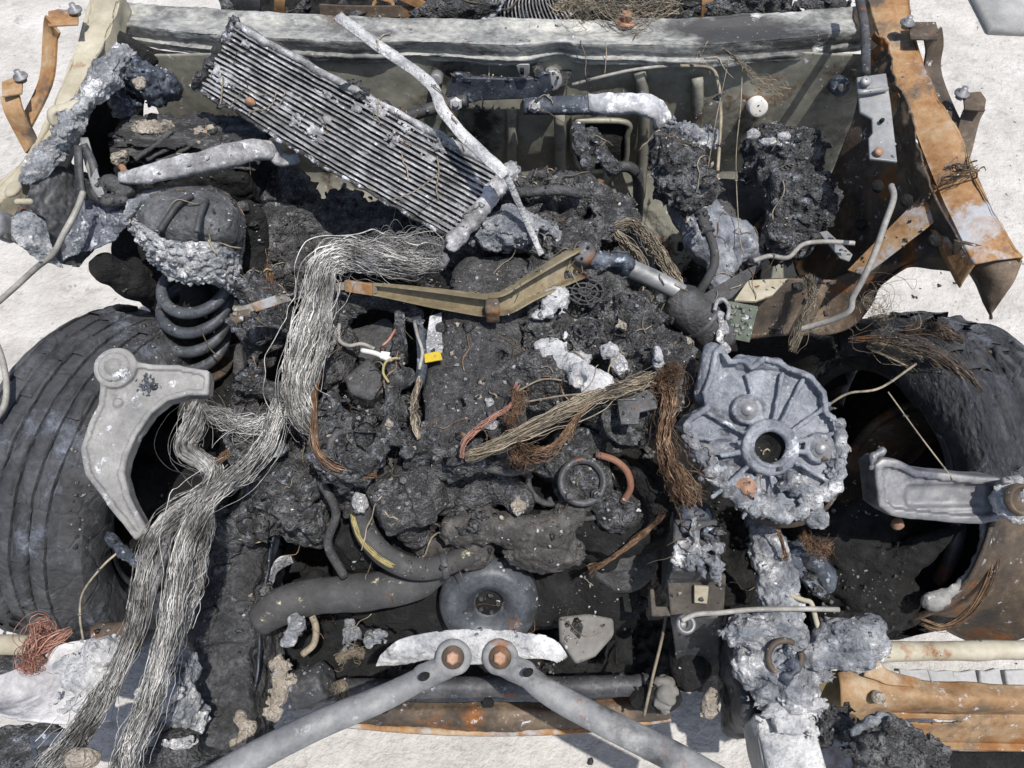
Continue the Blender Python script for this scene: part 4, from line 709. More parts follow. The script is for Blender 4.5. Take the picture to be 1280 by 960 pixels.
part('pivot_shaft', nets([C((742, 325, .93), (780, 325, .925), 9, 9), C((772, 322, .926), (784, 330, .92), 10)], .003, [(.003, 80, 3, True)]), m_bluesteel, wp)
for q in ((722, 310), (735, 310), (727, 324)): part('bolt', lathe([(0, .003), (.003, .003), (.003, 0)], P(q[0], q[1], .955), (0, -.45, .9), 8), m_soot, wp)
# ---- wiper motor / damper
dm = thing('steering_damper', 'dark canister with grey rod pointing at the wiper pivot', 'damper', tuple(P(865, 400, .72)))
part('rod', tube(W((780, 332, .90), (820, 350, .885), (862, 372, .865)), .0165, 10, 18), m_greysteel, dm)
d0, d1 = P(846, 372, .868), P(900, 424, .80); ax = d1-d0; L = np.linalg.norm(ax)
part('canister', lathe([(0, -.010), (.017, -.010), (.020, -.004), (.030, 0), (.036, .010), (.037, .05), (.039, L), (.034, L+.010), (0, L+.012)], d0, ax, 40), m_char2, dm)
part('canister_band', lathe([(.0375, .06), (.040, .062), (.040, .068), (.0375, .07)], d0, ax, 40), m_dksteel, dm)
part('hook', tube(W((893, 388, .875), (897, 376, .88), (905, 375, .88), (911, 385, .872), (909, 400, .86)), .0035, 20, 8), m_corepale, dm)
part('ash_rim', nets(chain([(900, 395, .86), (903, 410, .85), (900, 425, .84), (906, 436, .83)], [4, 5, 5, 5]), .003, [(.005, 60, 3, True)]), m_white, dm)
# ---- circuit board
pb = thing('circuit_board', 'scorched green circuit board square beside the dark canister', 'circuit board', tuple(P(925, 402, .80)))
fb = frame_at(P(925, 404, .84), (-.1, -.5, .85))
part('board', plate([onplane(fb, a, b) for a, b in ((910, 376), (948, 383), (937, 428), (906, 422))], .003), m_pcb, pb, False, .0008)
for i in range(4):
    for j in range(4):
        c = onplane(fb, 915+i*8-j*1.5+random.uniform(-2.5, 2.5), 384+j*10+i*1.6+random.uniform(-3, 3)); s = random.uniform(.0010, .0026)
        part('solder_lump', jitter(obox(c+fb[3]*.002, fb[1]*s, fb[2]*s*1.2, fb[3]*.002), .001, 200, 2, i), m_stone, pb, False)
# ================================================================== finned aluminium housing
hf = frame_at(P(957, 556, .84), (-.05, -.52, .85))
def hl(a, b):
    return local(hf, np.array([onplane(hf, a, b)]))[0]
hs = thing('gear_housing', 'round ribbed cast aluminium housing crusted with white ash', 'housing', tuple(P(957, 556, .70)))
oc_ = hl(956, 556); R0 = .138
pl = [hl(a, b) for a, b in ((890, 440), (900, 432), (912, 450), (930, 447), (938, 456), (952, 446), (972, 450), (985, 458), (1012, 468), (1030, 490), (1034, 515), (1042, 520), (1050, 545), (1049, 575), (1046, 600), (1032, 620), (1018, 628), (1000, 640), (985, 655), (962, 645), (940, 630), (915, 622), (888, 596), (893, 586), (875, 578), (864, 560), (860, 540), (850, 532), (862, 520), (880, 508), (876, 490), (884, 470))]
prims = [('p', np.array(pl), -.075, -.004, .009, .016)]
def c3(p, z): return (p[0], p[1], z)
hub = hl(959, 559)
prims += [('y', c3(hub, -.03), c3(hub, .022), .044, .004)]
for a in (105, 62, 78, 35, 12, 150, 172, 190, 205, 222, 250, 275, 300, 330, 352):
    t = math.radians(a); d = np.array([math.cos(t), math.sin(t)]); prims.append(('c', c3(hub+d*.040, .010), c3(hub+d*.118, .004), .0042, .0036))
for a, b in ((932, 512), (1023, 560), (930, 610)): prims.append(('y', c3(hl(a, b), -.02), c3(hl(a, b), .012), .024, .004))
prims += [('c', c3(hl(892, 440), -.01), c3(hl(886, 490), -.02), .016, .02), ('c', c3(hl(925, 452), -.005), c3(hl(972, 455), -.005), .012, .010)]
prims += [('-y', c3(hub, -.02), c3(hub, .05), .026, .001)]
for a, b, r in ((905, 556, .017), (918, 578, .013), (905, 540, .010), (985, 610, .018), (968, 615, .012), (1000, 590, .012), (890, 575, .012)):
    q = hl(a, b); prims.append(('-e', c3(q, .006), (r*1.3, r*.7, .018), math.atan2(*(q-hub)[::-1])))
m_house = mat('ash_crusted_casting', [(.10, .11, .135), (.20, .215, .245), (.36, .38, .41)], 22, ash=.24, ashcol=(.54, .56, .60), ashs=26, dirt=.28, dirtcol=(.05, .052, .06), ds=16, bump=.8, bs=170, bd=.004, metal=.2, rough=.6)
part('casting', nets(prims, .0022, [(.0012, 30, 3, False), (.0014, 130, 3, True)], .002, 3.0, hf), m_house, hs)
rim = [hl(a, b) for a, b in ((1046, 530), (1049, 560), (1046, 590), (1036, 612), (1015, 626), (1000, 638), (980, 648), (955, 640), (925, 625), (895, 598), (885, 575), (868, 560), (860, 540))]
part('ash_rim', nets([('c', c3(rim[i], .006), c3(rim[i+1], .006), .010, .010) for i in range(len(rim)-1)]+[('c', c3(hl(985, 600), .004), c3(hl(1015, 620), .004), .016, .014), ('c', c3(hl(950, 625), .002), c3(hl(970, 640), .004), .014, .012)], .003, [(.010, 50, 3, True), (.005, 130, 3, True)], .006, 1.5, hf), m_ash, hs, label='crumbling rim of white ash')
hubw = hf[0]+hf[1]*hub[0]+hf[2]*hub[1]
part('hub_ring', noisy(lathe([(.024, .016), (.026, .024), (.032, .025), (.034, .021), (.040, .022), (.043, .018), (.044, .004)], hubw, hf[3], 40), .0012, 60), m_house, hs)
part('hub_seal', lathe([(0, -.012), (.012, -.012), (.016, .002), (.025, .004), (.0265, .018)], hubw, hf[3], 32), m_soot, hs)
for i, (a, b) in enumerate(((932, 512), (1023, 560), (930, 610))):
    q = hl(a, b); c = hf[0]+hf[1]*q[0]+hf[2]*q[1]+hf[3]*.011
    bt = part('bolt', lathe([(0, .012), (.008, .012), (.009, .003), (.017, .003), (.018, 0), (.021, 0), (.021, -.004)], c, hf[3], 20 if i else 18), (m_boltg, m_boltg, m_bolt)[i], hs)
part('pulley_rim', lathe([(.085, -.08), (.095, -.075), (.098, -.03), (.088, -.02)], hf[0]+hf[1]*hl(985, 585)[0]+hf[2]*hl(985, 585)[1], hf[3], 48), m_rustdk, hs)

# ================================================================== melted right side of the bay
solo('melted_bracket', nets([*chain([(850, 225, .80), (868, 262, .79), (884, 300, .78), (905, 330, .76)], [26, 27, 26, 20]), *chain([(880, 280, .80), (920, 300, .77), (945, 320, .74)], [20, 22, 14]), C((905, 330, .76), (895, 350, .74), 14), ('-e', P(905, 318, .82), (.03, .018, .02), -.6)], .0042, [(.006, 25, 3, False), (.004, 90, 2, True)], .02, 1.0), m_house, 'melted pale grey bracket leaning right of the engine', 'bracket')
solo('charred_reservoir', nets([*chain([(838, 190, .86), (850, 215, .86), (862, 235, .85)], [26, 30, 32]), E(835, 240, .83, 20, 12, .03)], .0042, [(.012, 25, 3, False), (.009, 60, 3, True), (.004, 130, 2, True)], .02, 2.0), m_charash, 'crusty black reservoir on top of the melted grey bracket', 'reservoir')
solo('ash_lump', nets([E(860, 165, .90, 20, 12, .014, -.4), E(880, 175, .90, 14, 12, .012)], .0035, [(.010, 45, 3, True), (.005, 130, 2, True)], .01), m_ash, 'blue grey ash lump between white arm and charred pump', 'ash')
solo('flexible_pipe', join(tube(W((877, 268, .875), (880, 280, .872), (885, 290, .868)), .011, 8, 12), tube(W((885, 290, .865), (892, 310, .86), (893, 330, .85), (885, 348, .83), (872, 368, .80)), .0085, 24, 10), *[lathe([(.009, -.003), (.0135, -.002), (.0135, .002), (.009, .003)], P(876+k*3, 266+k*8, .875-k*.003), (.2, -.6, -.2), 14) for k in range(4)]), m_rubber, 'grey flexible pipe with ribbed end over the melted bracket', 'pipe')
solo('charred_pump', nets([*chain([(960, 185, .86), (990, 195, .86), (1012, 200, .85)], [26, 30, 22]), *chain([(985, 215, .85), (998, 250, .82), (990, 290, .78)], [28, 34, 30]), E(950, 205, .84, 18, 26, .04), E(970, 295, .78, 16, 24, .04), E(1018, 240, .82, 16, 44, .04)], .0042, [(.014, 22, 3, False), (.011, 60, 3, True), (.005, 130, 3, True)], .02, 3.0), m_charash, 'bulky charred pump with flaking crust in front of firewall', 'pump')
solo('ash_lump', nets([E(942, 168, .93, 8, 8, .010), E(965, 178, .925, 10, 6, .008), E(980, 172, .925, 10, 6, .008)], .003, [(.006, 60, 3, True)], .004), m_white, 'white flakes on the upper shoulder of the charred pump', 'ash')
solo('flat_wedge', plate(W((878, 368, .83), (930, 338, .84), (946, 330, .84), (944, 342, .835), (915, 372, .825), (895, 382, .82)), .006), m_char2, 'flat black blade between canister and beige plate', 'blade', False, .001)
solo('beige_plate', plate(W((918, 375, .82), (935, 350, .82), (985, 348, .82), (966, 368, .82), (945, 376, .82)), .006), m_beige, 'small beige steel plate behind the circuit board', 'plate', False, .001)
part('apron_beam', sheet([W((925, 352, .80), (980, 348, .80), (1040, 350, .80)), W((930, 380, .77), (980, 372, .77), (1030, 372, .77)), W((935, 425, .70), (975, 420, .70), (1010, 420, .70))], 30, 20, .004, .004, 12), m_rustdk, car)
solo('grey_strip', plate(W((1024, 290, .83), (1034, 288, .83), (1066, 318, .83), (1062, 326, .83), (1050, 322, .83)), .004), m_greysteel, 'pale torn strip under the charred pump', 'strip', False, .001)
solo('bent_rod', tube(W((942, 326, .86), (962, 320, .86), (985, 322, .865), (1003, 306, .87), (1030, 302, .87), (1068, 304, .87)), .0045, 30, 8), m_rod, 'thin grey rod bent under the charred pump', 'rod')
solo('bent_rod', tube(W((1114, 232, 1.0), (1117, 248, 1.0), (1106, 280, .98), (1092, 320, .95), (1078, 350, .92), (1066, 372, .89), (1062, 388, .87), (1040, 400, .84), (990, 414, .80)), .0055, 60, 8), m_rod, 'long pale rod bent in front of the brown inner fender', 'rod')
solo('dark_box', nets([B(895, 220, 960, 262, .74, .12, .01), B(900, 262, 950, 272, .73, .05, .01)], .005, [(.006, 30, 3, True)], .01), m_char2, 'black box deep between melted bracket and charred pump', 'box')
solo('pale_chip', plate(W((874, 212, .87), (888, 196, .875), (893, 203, .875), (880, 218, .87)), .008), m_paper, 'pale wooden looking chip beside the crusty reservoir', 'chip', False, .002)
solo('firewall_ash', nets([*chain([(722, 160, .93), (726, 185, .92), (734, 205, .91)], [7, 9, 8]), *chain([(742, 165, .93), (752, 190, .92), (766, 208, .91)], [6, 8, 9])], .0035, [(.008, 45, 3, True), (.004, 130, 2, True)], .01), m_charash, 'peeling grey ash hanging in the firewall opening', 'ash')
solo('heater_pipe', tube([PY(755, 232, .66), PY(765, 215, .66), PY(782, 208, .66), PY(796, 218, .66), PY(798, 245, .65), PY(796, 280, .63)], .013, 30, 12), m_dksteel, 'hooked dark heater pipe below the firewall opening', 'pipe')

# ================================================================== wheels
th = math.radians(15); na = np.array([math.cos(th), -math.sin(th), 0])
tc_ = np.array([-.715, .02, .365])-na*.125
lw = thing('left_wheel', 'wide burnt tyre with cracked grooved tread beside pale control arm', 'wheel', (tc_[0], tc_[1], 0))
lw.name = 'car_wheel'
R = .368; prof = [(.225, -.10), (.25, -.125), (.30, -.138), (.335, -.132), (.352, -.118)]
for gv_ in (-.09, -.055, -.02, .015, .05, .085): prof += [(R, gv_-.006), (R-.001, gv_-.0035), (R-.008, gv_-.0025), (R-.008, gv_+.0025), (R-.001, gv_+.0035), (R, gv_+.006)]
prof += [(.357, .10), (.350, .118), (.335, .132), (.30, .138), (.25, .125), (.225, .10), (.222, .08), (.30, .09), (.33, .06), (.33, -.06)]
lt = part('tyre', noisy(noisy(lathe(prof, tc_, na, 300), .0022, 9), .0012, 60), m_tyre, lw); lt.data.set_sharp_from_angle(angle=.55)
part('rim', noisy(lathe([(.222, .10), (.228, .108), (.215, .106), (.205, .07), (.19, .0), (.19, -.09)], tc_, na, 80), .002, 20), m_dksteel, lw)
part('hub', lathe([(0, .06), (.05, .06), (.06, .04), (.15, .03), (.15, .0), (.19, -.06)], tc_, na, 40), m_soot, lw)
# lifted and sunken tread scabs
for i in range(40):
    a = random.uniform(-.9, 1.5); h = random.choice((-.072, -.037, -.002, .033, .067))+random.uniform(-.004, .004); w_ = random.uniform(.10, .3)
    V, F = lathe([(R-.004, h-.013), (R+.005, h-.012), (R+.006, h+.011), (R-.004, h+.013)], tc_, na, 10, a, a+w_, ref=(0, 0, 1)); part('tread_scab', noisy((V, F), .0035, 50, i), m_tyre, lw)
nb = np.array([-.965, -.20, .17]); nb /= np.linalg.norm(nb)
rc = P(1068, 604, .37)-nb*.125; nb2 = np.array([-.944, .08, .315]); nb2 /= np.linalg.norm(nb2); rc2 = np.array([.80, -.065, .45])-nb2*.095
rw = thing('car_wheel', 'collapsed burnt wheel with torn tyre carcass and bare rusty rim barrel', 'wheel', (rc[0], rc[1], 0))
prof = [(.258, .095), (.268, .118), (.30, .130), (.335, .130), (.354, .122), (.362, .10), (.364, .05), (.364, 0), (.362, -.05), (.358, -.11), (.345, -.115), (.350, -.05), (.352, 0), (.350, .06), (.345, .10), (.30, .118), (.270, .106), (.262, .09)]
part('tyre', noisy(lathe(prof, rc, nb, 160, math.radians(-38), math.radians(235)), .010, 9, 4), mat('torn_tyre_rubber', [(.018, .019, .022), (.045, .048, .055), (.10, .105, .12)], 22, ash=.14, ashcol=(.22, .24, .29), ashs=40, dirt=.2, bump=1, bs=55, bd=.02, rough=.75, stretch=(1.6, .6, .8), pit=.4, ps=70), rw, label='torn tyre carcass')
for i in range(40):
    a = random.uniform(-.6, 1.2); h = random.uniform(-.09, .09); w_ = random.uniform(.05, .22); hh = random.uniform(.006, .022)
    part('tread_scab', noisy(noisy(lathe([(.355, h-hh), (.368, h-hh*.8), (.370, h+hh*.7), (.355, h+hh)], rc, nb, 12, a, a+w_, ref=(0, 0, 1)), .008, 22, i), .004, 60, i), m_tyre, rw)
part('tyre_bead', noisy(lathe([(.248, .095), (.256, .116), (.266, .122), (.282, .118), (.276, .095)], rc, nb, 120, math.radians(-75), math.radians(250)), .002, 14), m_dksteel, rw)
part('rim_barrel', noisy(lathe([(.216, .095), (.226, .098), (.226, .088), (.214, .08), (.206, .04), (.206, -.03), (.215, -.08), (.226, -.10), (.236, -.118), (.226, -.114), (.20, -.06), (.198, .04), (.206, .085)], rc2, nb2, 110), .002, 15), m_rustdk, rw, label='bare rusty rim barrel')
part('wheel_face', lathe([(0, -.07), (.24, -.07), (.30, -.085), (.345, -.10)], rc, nb, 60), m_soot, rw)
part('brake_disc', lathe([(0, .0), (.15, .0), (.16, -.02), (.186, -.04)], rc2, nb2, 48), m_soot, rw)
part('melted_lip', nets([('c', P(a, b, z), P(c, d, z2), r*.0016, r2*.0016) for a, b, z, c, d, z2, r, r2 in ((1228, 645, .62, 1232, 672, .60, 5, 5), (1232, 672, .60, 1224, 700, .57, 5, 5), (1224, 700, .57, 1205, 728, .54, 5, 5), (1205, 728, .54, 1176, 748, .52, 5, 5), (1176, 748, .52, 1164, 752, .52, 10, 11))], .0035, [(.004, 45, 3, True), (.003, 130, 2, True)], .008), m_alu, rw, label='melted aluminium rim lip')
part('bead_wires', strands(W((1240, 640, .60), (1246, 680, .58), (1240, 720, .55), (1215, 765, .50), (1180, 785, .47), (1150, 778, .46)), .008, 26, .0012, 50, fray=.1, wav=.3, seed=61), m_copper, rw)
part('cord_wires', strands(W((1085, 430, .70), (1120, 442, .70), (1150, 455, .69), (1175, 488, .67)), [.010, .02, .022, .006], 60, .0008, 40, fray=.2, wav=.3, seed=62), m_wire, rw)
part('cord_wires', strands(W((1130, 412, .70), (1155, 406, .71), (1180, 412, .71), (1205, 428, .70)), [.010, .016, .016, .006], 50, .0008, 40, fray=.5, wav=.8, seed=63), m_rustdk, rw)
part('cord_wires', strands(W((1060, 425, .72), (1110, 425, .73), (1160, 440, .73), (1210, 480, .71), (1250, 540, .68)), [.006, .014, .018, .018, .014], 36, .0009, 60, fray=.4, wav=.5, seed=65, short=.7, loose=.15), m_rustdk, rw)
part('cord_wires', strands(W((1232, 440, .69), (1248, 465, .67), (1268, 490, .65)), [.012, .012, .01], 30, .0008, 30, fray=.2, wav=.3, seed=64), m_copper, rw)
solo('fender_liner', sheet([W((1205, 432, .60), (1240, 430, .62), (1300, 460, .62)), W((1215, 445, .58), (1250, 452, .60), (1300, 490, .60))], 24, 12, .006, .003, 20), m_beige, 'beige curved liner edge behind the torn tyre', 'liner')

# ---- left control arm
af = frame_at(P(160, 540, .78), (.06, -.35, .93)); al = lambda a, b: local(af, np.array([onplane(af, a, b)]))[0]
armp = [al(a, b) for a, b in ((121, 462), (124, 450), (133, 442), (146, 439), (159, 442), (168, 452), (190, 456), (225, 457), (262, 464), (263, 476), (261, 494), (235, 495), (210, 502), (190, 518), (172, 545), (160, 572), (156, 592), (164, 622), (186, 664), (170, 676), (136, 632), (108, 595), (102, 560), (112, 530), (124, 505), (126, 482))]
ca = thing('control_arm', 'pale forked cast control arm with round boss beside the left tyre', 'control arm', tuple(P(160, 560, .62)))
part('arm_casting', nets([('p', np.array(armp), -.028, 0.0, .010, .006), ('y', c3(al(146, 461), -.03), c3(al(146, 461), .010), .036, .003), ('y', c3(al(148, 504), -.01), c3(al(148, 504), .006), .008, .002)], .0028, [(.0012, 30, 3, False)], .004, 0, af), m_alu, ca)
bc = onplane(af, 146, 461)+af[3]*.010
part('ball_joint', lathe([(0, .014), (.010, .013), (.014, .006), (.017, .004), (.022, .005), (.026, .002), (.027, -.002)], bc, af[3], 28), m_alu, ca)
part('scorch_crust', nets([('e', c3(al(185+random.gauss(0, 7), 482+random.gauss(0, 6)), .001), (random.uniform(.0012, .004), random.uniform(.001, .003), .0018), random.uniform(0, 3)) for _ in range(70)], .0022, [(.001, 200, 2, True)], 0, 0, af), m_bluesteel, ca)
# ---- left spring strut
ss = thing('spring_strut', 'dark coil spring on a strut below the charred tower dome', 'coil spring', tuple(P(240, 440, .55)))
s0, s1 = P(240, 445, .60), P(246, 338, .80); n_ = 150; t = np.linspace(0, 1, n_); turns = 4.4
sx = frames(np.array([s0, s1]))
hel = s0[None]+(s1-s0)[None]*t[:, None]+.066*(np.cos(t*turns*6.283)[:, None]*np.array([1.0, 0, 0])+np.sin(t*turns*6.283)[:, None]*np.array([0, .92, .25]))
part('coil', tube(hel, .0118, None, 10), m_pulley, ss)
part('damper', lathe([(0, -.10), (.03, -.10), (.03, 0), (.028, .18), (.012, .19), (.012, .26)], s0, s1-s0, 24), m_soot, ss)
part('spring_seat', lathe([(.03, -.012), (.078, -.010), (.082, .004), (.078, .006), (.03, .0)], s0-(s1-s0)*.03, s1-s0, 40), m_rustdk, ss, label='rusty lower spring seat')
part('lower_tube', nets([C((240, 450, .58), (244, 560, .44), 20)], .006, [(.004, 30, 2, False)]), m_char2, ss)
part('strut_fork', plate(W((275, 435, .58), (300, 430, .60), (305, 470, .54), (300, 500, .50), (285, 500, .50)), .03), m_char2, ss, False, .006)
# ---- right upper arm
kf = frame_at(P(1180, 612, .74), (.05, -.62, .78)); kl = lambda a, b: local(kf, np.array([onplane(kf, a, b)]))[0]
kp = [kl(a, b) for a, b in ((1090, 580), (1100, 572), (1122, 575), (1145, 586), (1180, 590), (1215, 594), (1245, 596), (1258, 602), (1262, 630), (1256, 648), (1225, 654), (1180, 652), (1140, 648), (1112, 644), (1096, 632))]
ka = thing('control_arm', 'grey cast control arm with recessed web in front of the collapsed wheel', 'control arm', tuple(P(1180, 620, .62)))
part('arm_casting', nets([('p', np.array(kp), -.05, 0, .014, .008), ('-b', c3(kl(1181, 620), .004), (.068, .020, .012), 0, .010)], .003, [(.0012, 30, 3, False)], .004, 0, kf), m_alugrey, ka)
part('joint', nets([('y', P(1272, 625, .70), P(1272, 625, .78), .034, .006)], .0035, [(.008, 50, 3, True), (.004, 130, 2, True)]), m_white, ka, label='ball joint crusted with white ash')
part('joint_bore', lathe([(0, .004), (.018, .004), (.020, .012), (.024, .012), (.026, 0)], P(1274, 624, .782), (.05, -.5, .85), 24), m_rustdk, ka)
part('joint_block', plate(W((1252, 596, .79), (1275, 592, .79), (1285, 602, .79), (1256, 604, .79)), .03), m_alugrey, ka, False, .003)
part('end_tab', nets(chain([(1088, 585, .78), (1092, 570, .785), (1103, 563, .79)], [3, 4, 5]), .003, [(.003, 60, 2, True)], .006), m_alugrey, ka)
part('rusty_bolt', nets([E(1122, 655, .66, 8, 8, .012)], .003, [(.002, 60, 2, True)]), m_bolt, ka)
solo('drive_boot', nets([*chain([(1060, 770, .38), (1100, 735, .44), (1150, 690, .50), (1205, 655, .56)], [46, 26, 14, 7]), E(1110, 755, .40, 50, 30, .07)], .006, [(.006, 20, 3, False), (.003, 80, 2, True)], .02), m_soot, 'sooty black drive boot leaning below the grey control arm', 'boot')
solo('wheel_well_rubble', nets([E(1060, 680, .45, 60, 60, .08), E(1100, 660, .45, 40, 30, .06), E(1040, 720, .42, 40, 50, .06), E(1150, 700, .36, 60, 60, .06)], .007, [(.025, 16, 3, False), (.012, 45, 3, True)], .03), m_soot, 'sooty rubble heap inside the right wheel well', 'debris')
solo('wheel_well_rubble', nets([E(180, 560, .42, 60, 80, .06), E(220, 620, .42, 50, 60, .06), E(140, 680, .36, 40, 60, .06), E(300, 470, .5, 40, 60, .06)], .007, [(.02, 16, 3, False), (.012, 45, 3, True)], .03), m_soot, 'sooty rubble behind the pale forked control arm', 'debris')
solo('tie_rod', tube(W((122, 560, .50), (128, 640, .44), (124, 720, .40), (118, 790, .36)), .018, 14, 12), m_soot, 'black tie rod upright along the left tyre', 'rod')

# ================================================================== braids and wires
br_ = thing('braided_cable', 'thick pale braided cable draped from the engine over the rail to the front', 'braided cable', tuple(P(380, 520, .6)))
part('fibres', strands(W((548, 328, .92), (515, 330, .935), (470, 322, .945), (430, 318, .95), (402, 335, .945), (392, 380, .93), (378, 430, .91), (368, 480, .88), (378, 520, .84), (400, 540, .80)), [.020, .023, .023, .020, .019, .017, .017, .018, .018, .016], 380, .0009, 90, fray=.3, wav=.35, seed=1, twist=2, loose=.1, kink=.2, short=.3), m_strand, br_)
part('fibres', strands(W((418, 322, .945), (411, 350, .94), (409, 400, .925), (402, 440, .905), (388, 490, .865)), [.009, .010, .010, .010, .009], 110, .0009, 60, fray=.15, wav=.25, seed=2, kink=.13), m_strand, br_)
part('fibres', strands(W((552, 318, .93), (530, 312, .94), (490, 312, .945), (460, 316, .945)), .018, 160, .0009, 50, fray=.6, wav=.9, seed=3, loose=.2), mat('grey_fibre', [(.10, .10, .10), (.20, .20, .20), (.36, .36, .35)], 14, island=.5, bump=0), br_)
part('core', nets(chain([(545, 328, .92), (470, 322, .94), (430, 318, .945), (402, 335, .935), (392, 380, .92), (378, 430, .90), (368, 480, .87), (378, 520, .83)], [14, 15, 14, 14, 13, 12, 12, 12]), .004, [(.004, 30, 2, False), (.003, 110, 2, True)], .01), m_mat, br_)
b2 = thing('braided_cable', 'two long frayed pale braid tails hanging over the dark frame rail to the front', 'braided cable', tuple(P(200, 780, .5)))
part('fibres', strands(W((352, 500, .83), (330, 560, .80), (290, 600, .77), (238, 628, .75), (196, 665, .74), (178, 720, .73), (165, 790, .72), (134, 860, .71), (100, 915, .70), (55, 965, .69)), [.013, .016, .017, .015, .012, .0105, .0115, .014, .017, .021], 300, .0009, 100, fray=.18, wav=.3, seed=4, loose=.1, kink=.2, short=.4), m_strand, b2)
part('fibres', strands(W((300, 585, .80), (258, 628, .77), (232, 680, .76), (220, 740, .75), (206, 810, .74), (186, 880, .73), (162, 940, .72), (148, 985, .71)), [.010, .015, .014, .014, .014, .0145, .015, .016], 300, .0009, 100, fray=.18, wav=.3, seed=5, loose=.1, kink=.2, short=.4), m_strand, b2)
part('fibres', strands(W((262, 640, .755), (250, 700, .73), (242, 740, .71), (226, 790, .69)), [.010, .014, .012, .010], 60, .0008, 60, fray=.5, wav=.6, seed=6, loose=.3), m_strand, b2)
part('core', nets(chain([(330, 560, .78), (290, 600, .75), (245, 625, .73), (212, 660, .725), (196, 720, .715), (176, 790, .705)], [9, 10, 9, 8, 6, 6]), .004, [(.004, 30, 2, False), (.003, 110, 2, True)], .01), m_mat, b2)
part('core', nets(chain([(258, 628, .755), (232, 680, .745), (220, 740, .735), (206, 810, .725), (186, 880, .715), (162, 940, .705)], [7, 9, 9, 9, 9, 9]), .004, [(.004, 30, 2, False), (.003, 110, 2, True)], .01), m_mat, b2)
b3 = thing('braided_sleeve', 'curled flat braid loop between control arm and rail', 'braided cable', tuple(P(245, 560, .6)))
part('fibres', strands(W((246, 505, .78), (240, 535, .78), (232, 562, .78), (250, 575, .79), (266, 588, .785), (262, 610, .77), (248, 630, .76)), [.014, .018, .016, .014, .016, .014, .012], 220, .0008, 70, fray=.12, wav=.2, seed=7, twist=4), m_strand, b3)
part('fibres', strands(W((256, 512, .77), (285, 522, .77), (315, 532, .78), (345, 525, .79)), [.012, .016, .016, .012], 130, .0008, 60, fray=.5, wav=.5, seed=8, loose=.2), m_strand, b3)
def bundle(pts, R_, n, m_, label, r=.0009, seed=0, fray=.25, wav=.35, loose=.08, seg=60, twist=1.0, short=0):
    return solo('wire_bundle', strands(W(*pts), R_, n, r, seg, fray, wav, seed, twist, loose, 3, short, .2), m_, label, 'wires')
bundle([(582, 572, .86), (620, 556, .88), (680, 525, .895), (740, 495, .90), (790, 478, .89), (815, 470, .88)], [.008, .011, .013, .013, .014, .012], 80, m_wire, 'thick dull wire harness running diagonally across the front of the crust', seed=11, r=.0013)
bundle([(662, 562, .885), (690, 555, .895), (715, 525, .90), (738, 495, .905)], [.010, .011, .008, .006], 40, m_copper, 'short copper tail branching off below the diagonal harness', seed=12)
bundle([(578, 572, .87), (582, 550, .89), (610, 525, .90), (638, 505, .90), (645, 480, .895)], [.004, .005, .004, .005], 14, m_pink, 'thin reddish wires rising from the lower end of the diagonal harness', seed=13)
bundle([(640, 490, .90), (642, 515, .90), (630, 530, .90)], [.014, .008, .014], 26, m_copper, 'spiky copper tuft between engine cover and diagonal harness', seed=14, fray=.8, wav=.8, loose=.4)
bundle([(828, 462, .90), (832, 500, .88), (826, 550, .86), (834, 590, .83), (852, 632, .78)], [.012, .016, .014, .024, .036], 62, m_copper, 'copper wires hanging down left of the aluminium housing', seed=15, fray=.3, loose=.2)
bundle([(835, 455, .905), (842, 468, .90), (832, 478, .89), (822, 470, .89)], [.014, .016, .014, .01], 50, m_copper, 'round copper tuft at the top of the hanging wires', seed=16, fray=.7, wav=1.0, loose=.1)
bundle([(765, 284, .90), (790, 278, .91), (812, 296, .90), (828, 322, .88), (846, 352, .86), (858, 372, .84)], [.008, .014, .016, .016, .014, .008], 60, m_wire, 'fan of thin wires arching from the crust to the dark canister', seed=17, r=.0012, loose=.02)
bundle([(770, 290, .905), (800, 325, .88), (815, 370, .85), (832, 425, .80)], [.008, .014, .014, .01], 14, m_wire, 'few loose wires falling past the dark canister', seed=18, r=.0014)
bundle([(412, 420, .88), (404, 445, .88), (394, 480, .87), (393, 520, .86), (396, 560, .85), (415, 582, .84), (450, 592, .82), (470, 594, .82)], [.009, .008, .006, .006, .006, .006, .007, .005], 50, m_copper, 'long loop of burnt wires down the left edge of the engine crust', seed=19, r=.0012)
bundle([(418, 408, .885), (412, 430, .885), (404, 450, .88)], [.008, .010, .006], 60, m_strand, 'short pale frayed wire brush beside the thick braid', seed=20)
bundle([(523, 470, .89), (514, 500, .88), (514, 525, .87), (522, 550, .86)], [.004, .008, .008, .004], 18, m_wire, 'few bowed wires down the left side of the engine cover', seed=21, r=.0013, loose=0)
bundle([(335, 330, .80), (338, 350, .79), (342, 368, .78)], [.008, .008, .012], 40, m_copper, 'stubby yellowish wire end beside the strut tower', seed=22)
bundle([(268, 582, .79), (280, 572, .80), (288, 565, .80)], [.006, .008, .006], 30, m_copper, 'small amber wire stub beside the curled braid', seed=23)
bundle([(735, 712, .60), (760, 700, .62), (790, 680, .64), (815, 658, .67), (830, 640, .70)], [.010, .005, .004, .004, .006], 22, m_copper, 'forked copper wire over the small idler pulley', seed=24, r=.0013)
bundle([(968, 645, .74), (978, 675, .72), (985, 700, .70)], [.004, .003, .008], 16, m_copper, 'thin copper wires under the aluminium housing', seed=25)
bundle([(1000, 668, .68), (1012, 682, .67), (1034, 690, .66)], [.010, .012, .018], 50, m_copper, 'copper tuft spread beside the ash coated strut', seed=26, fray=.5, loose=.4)
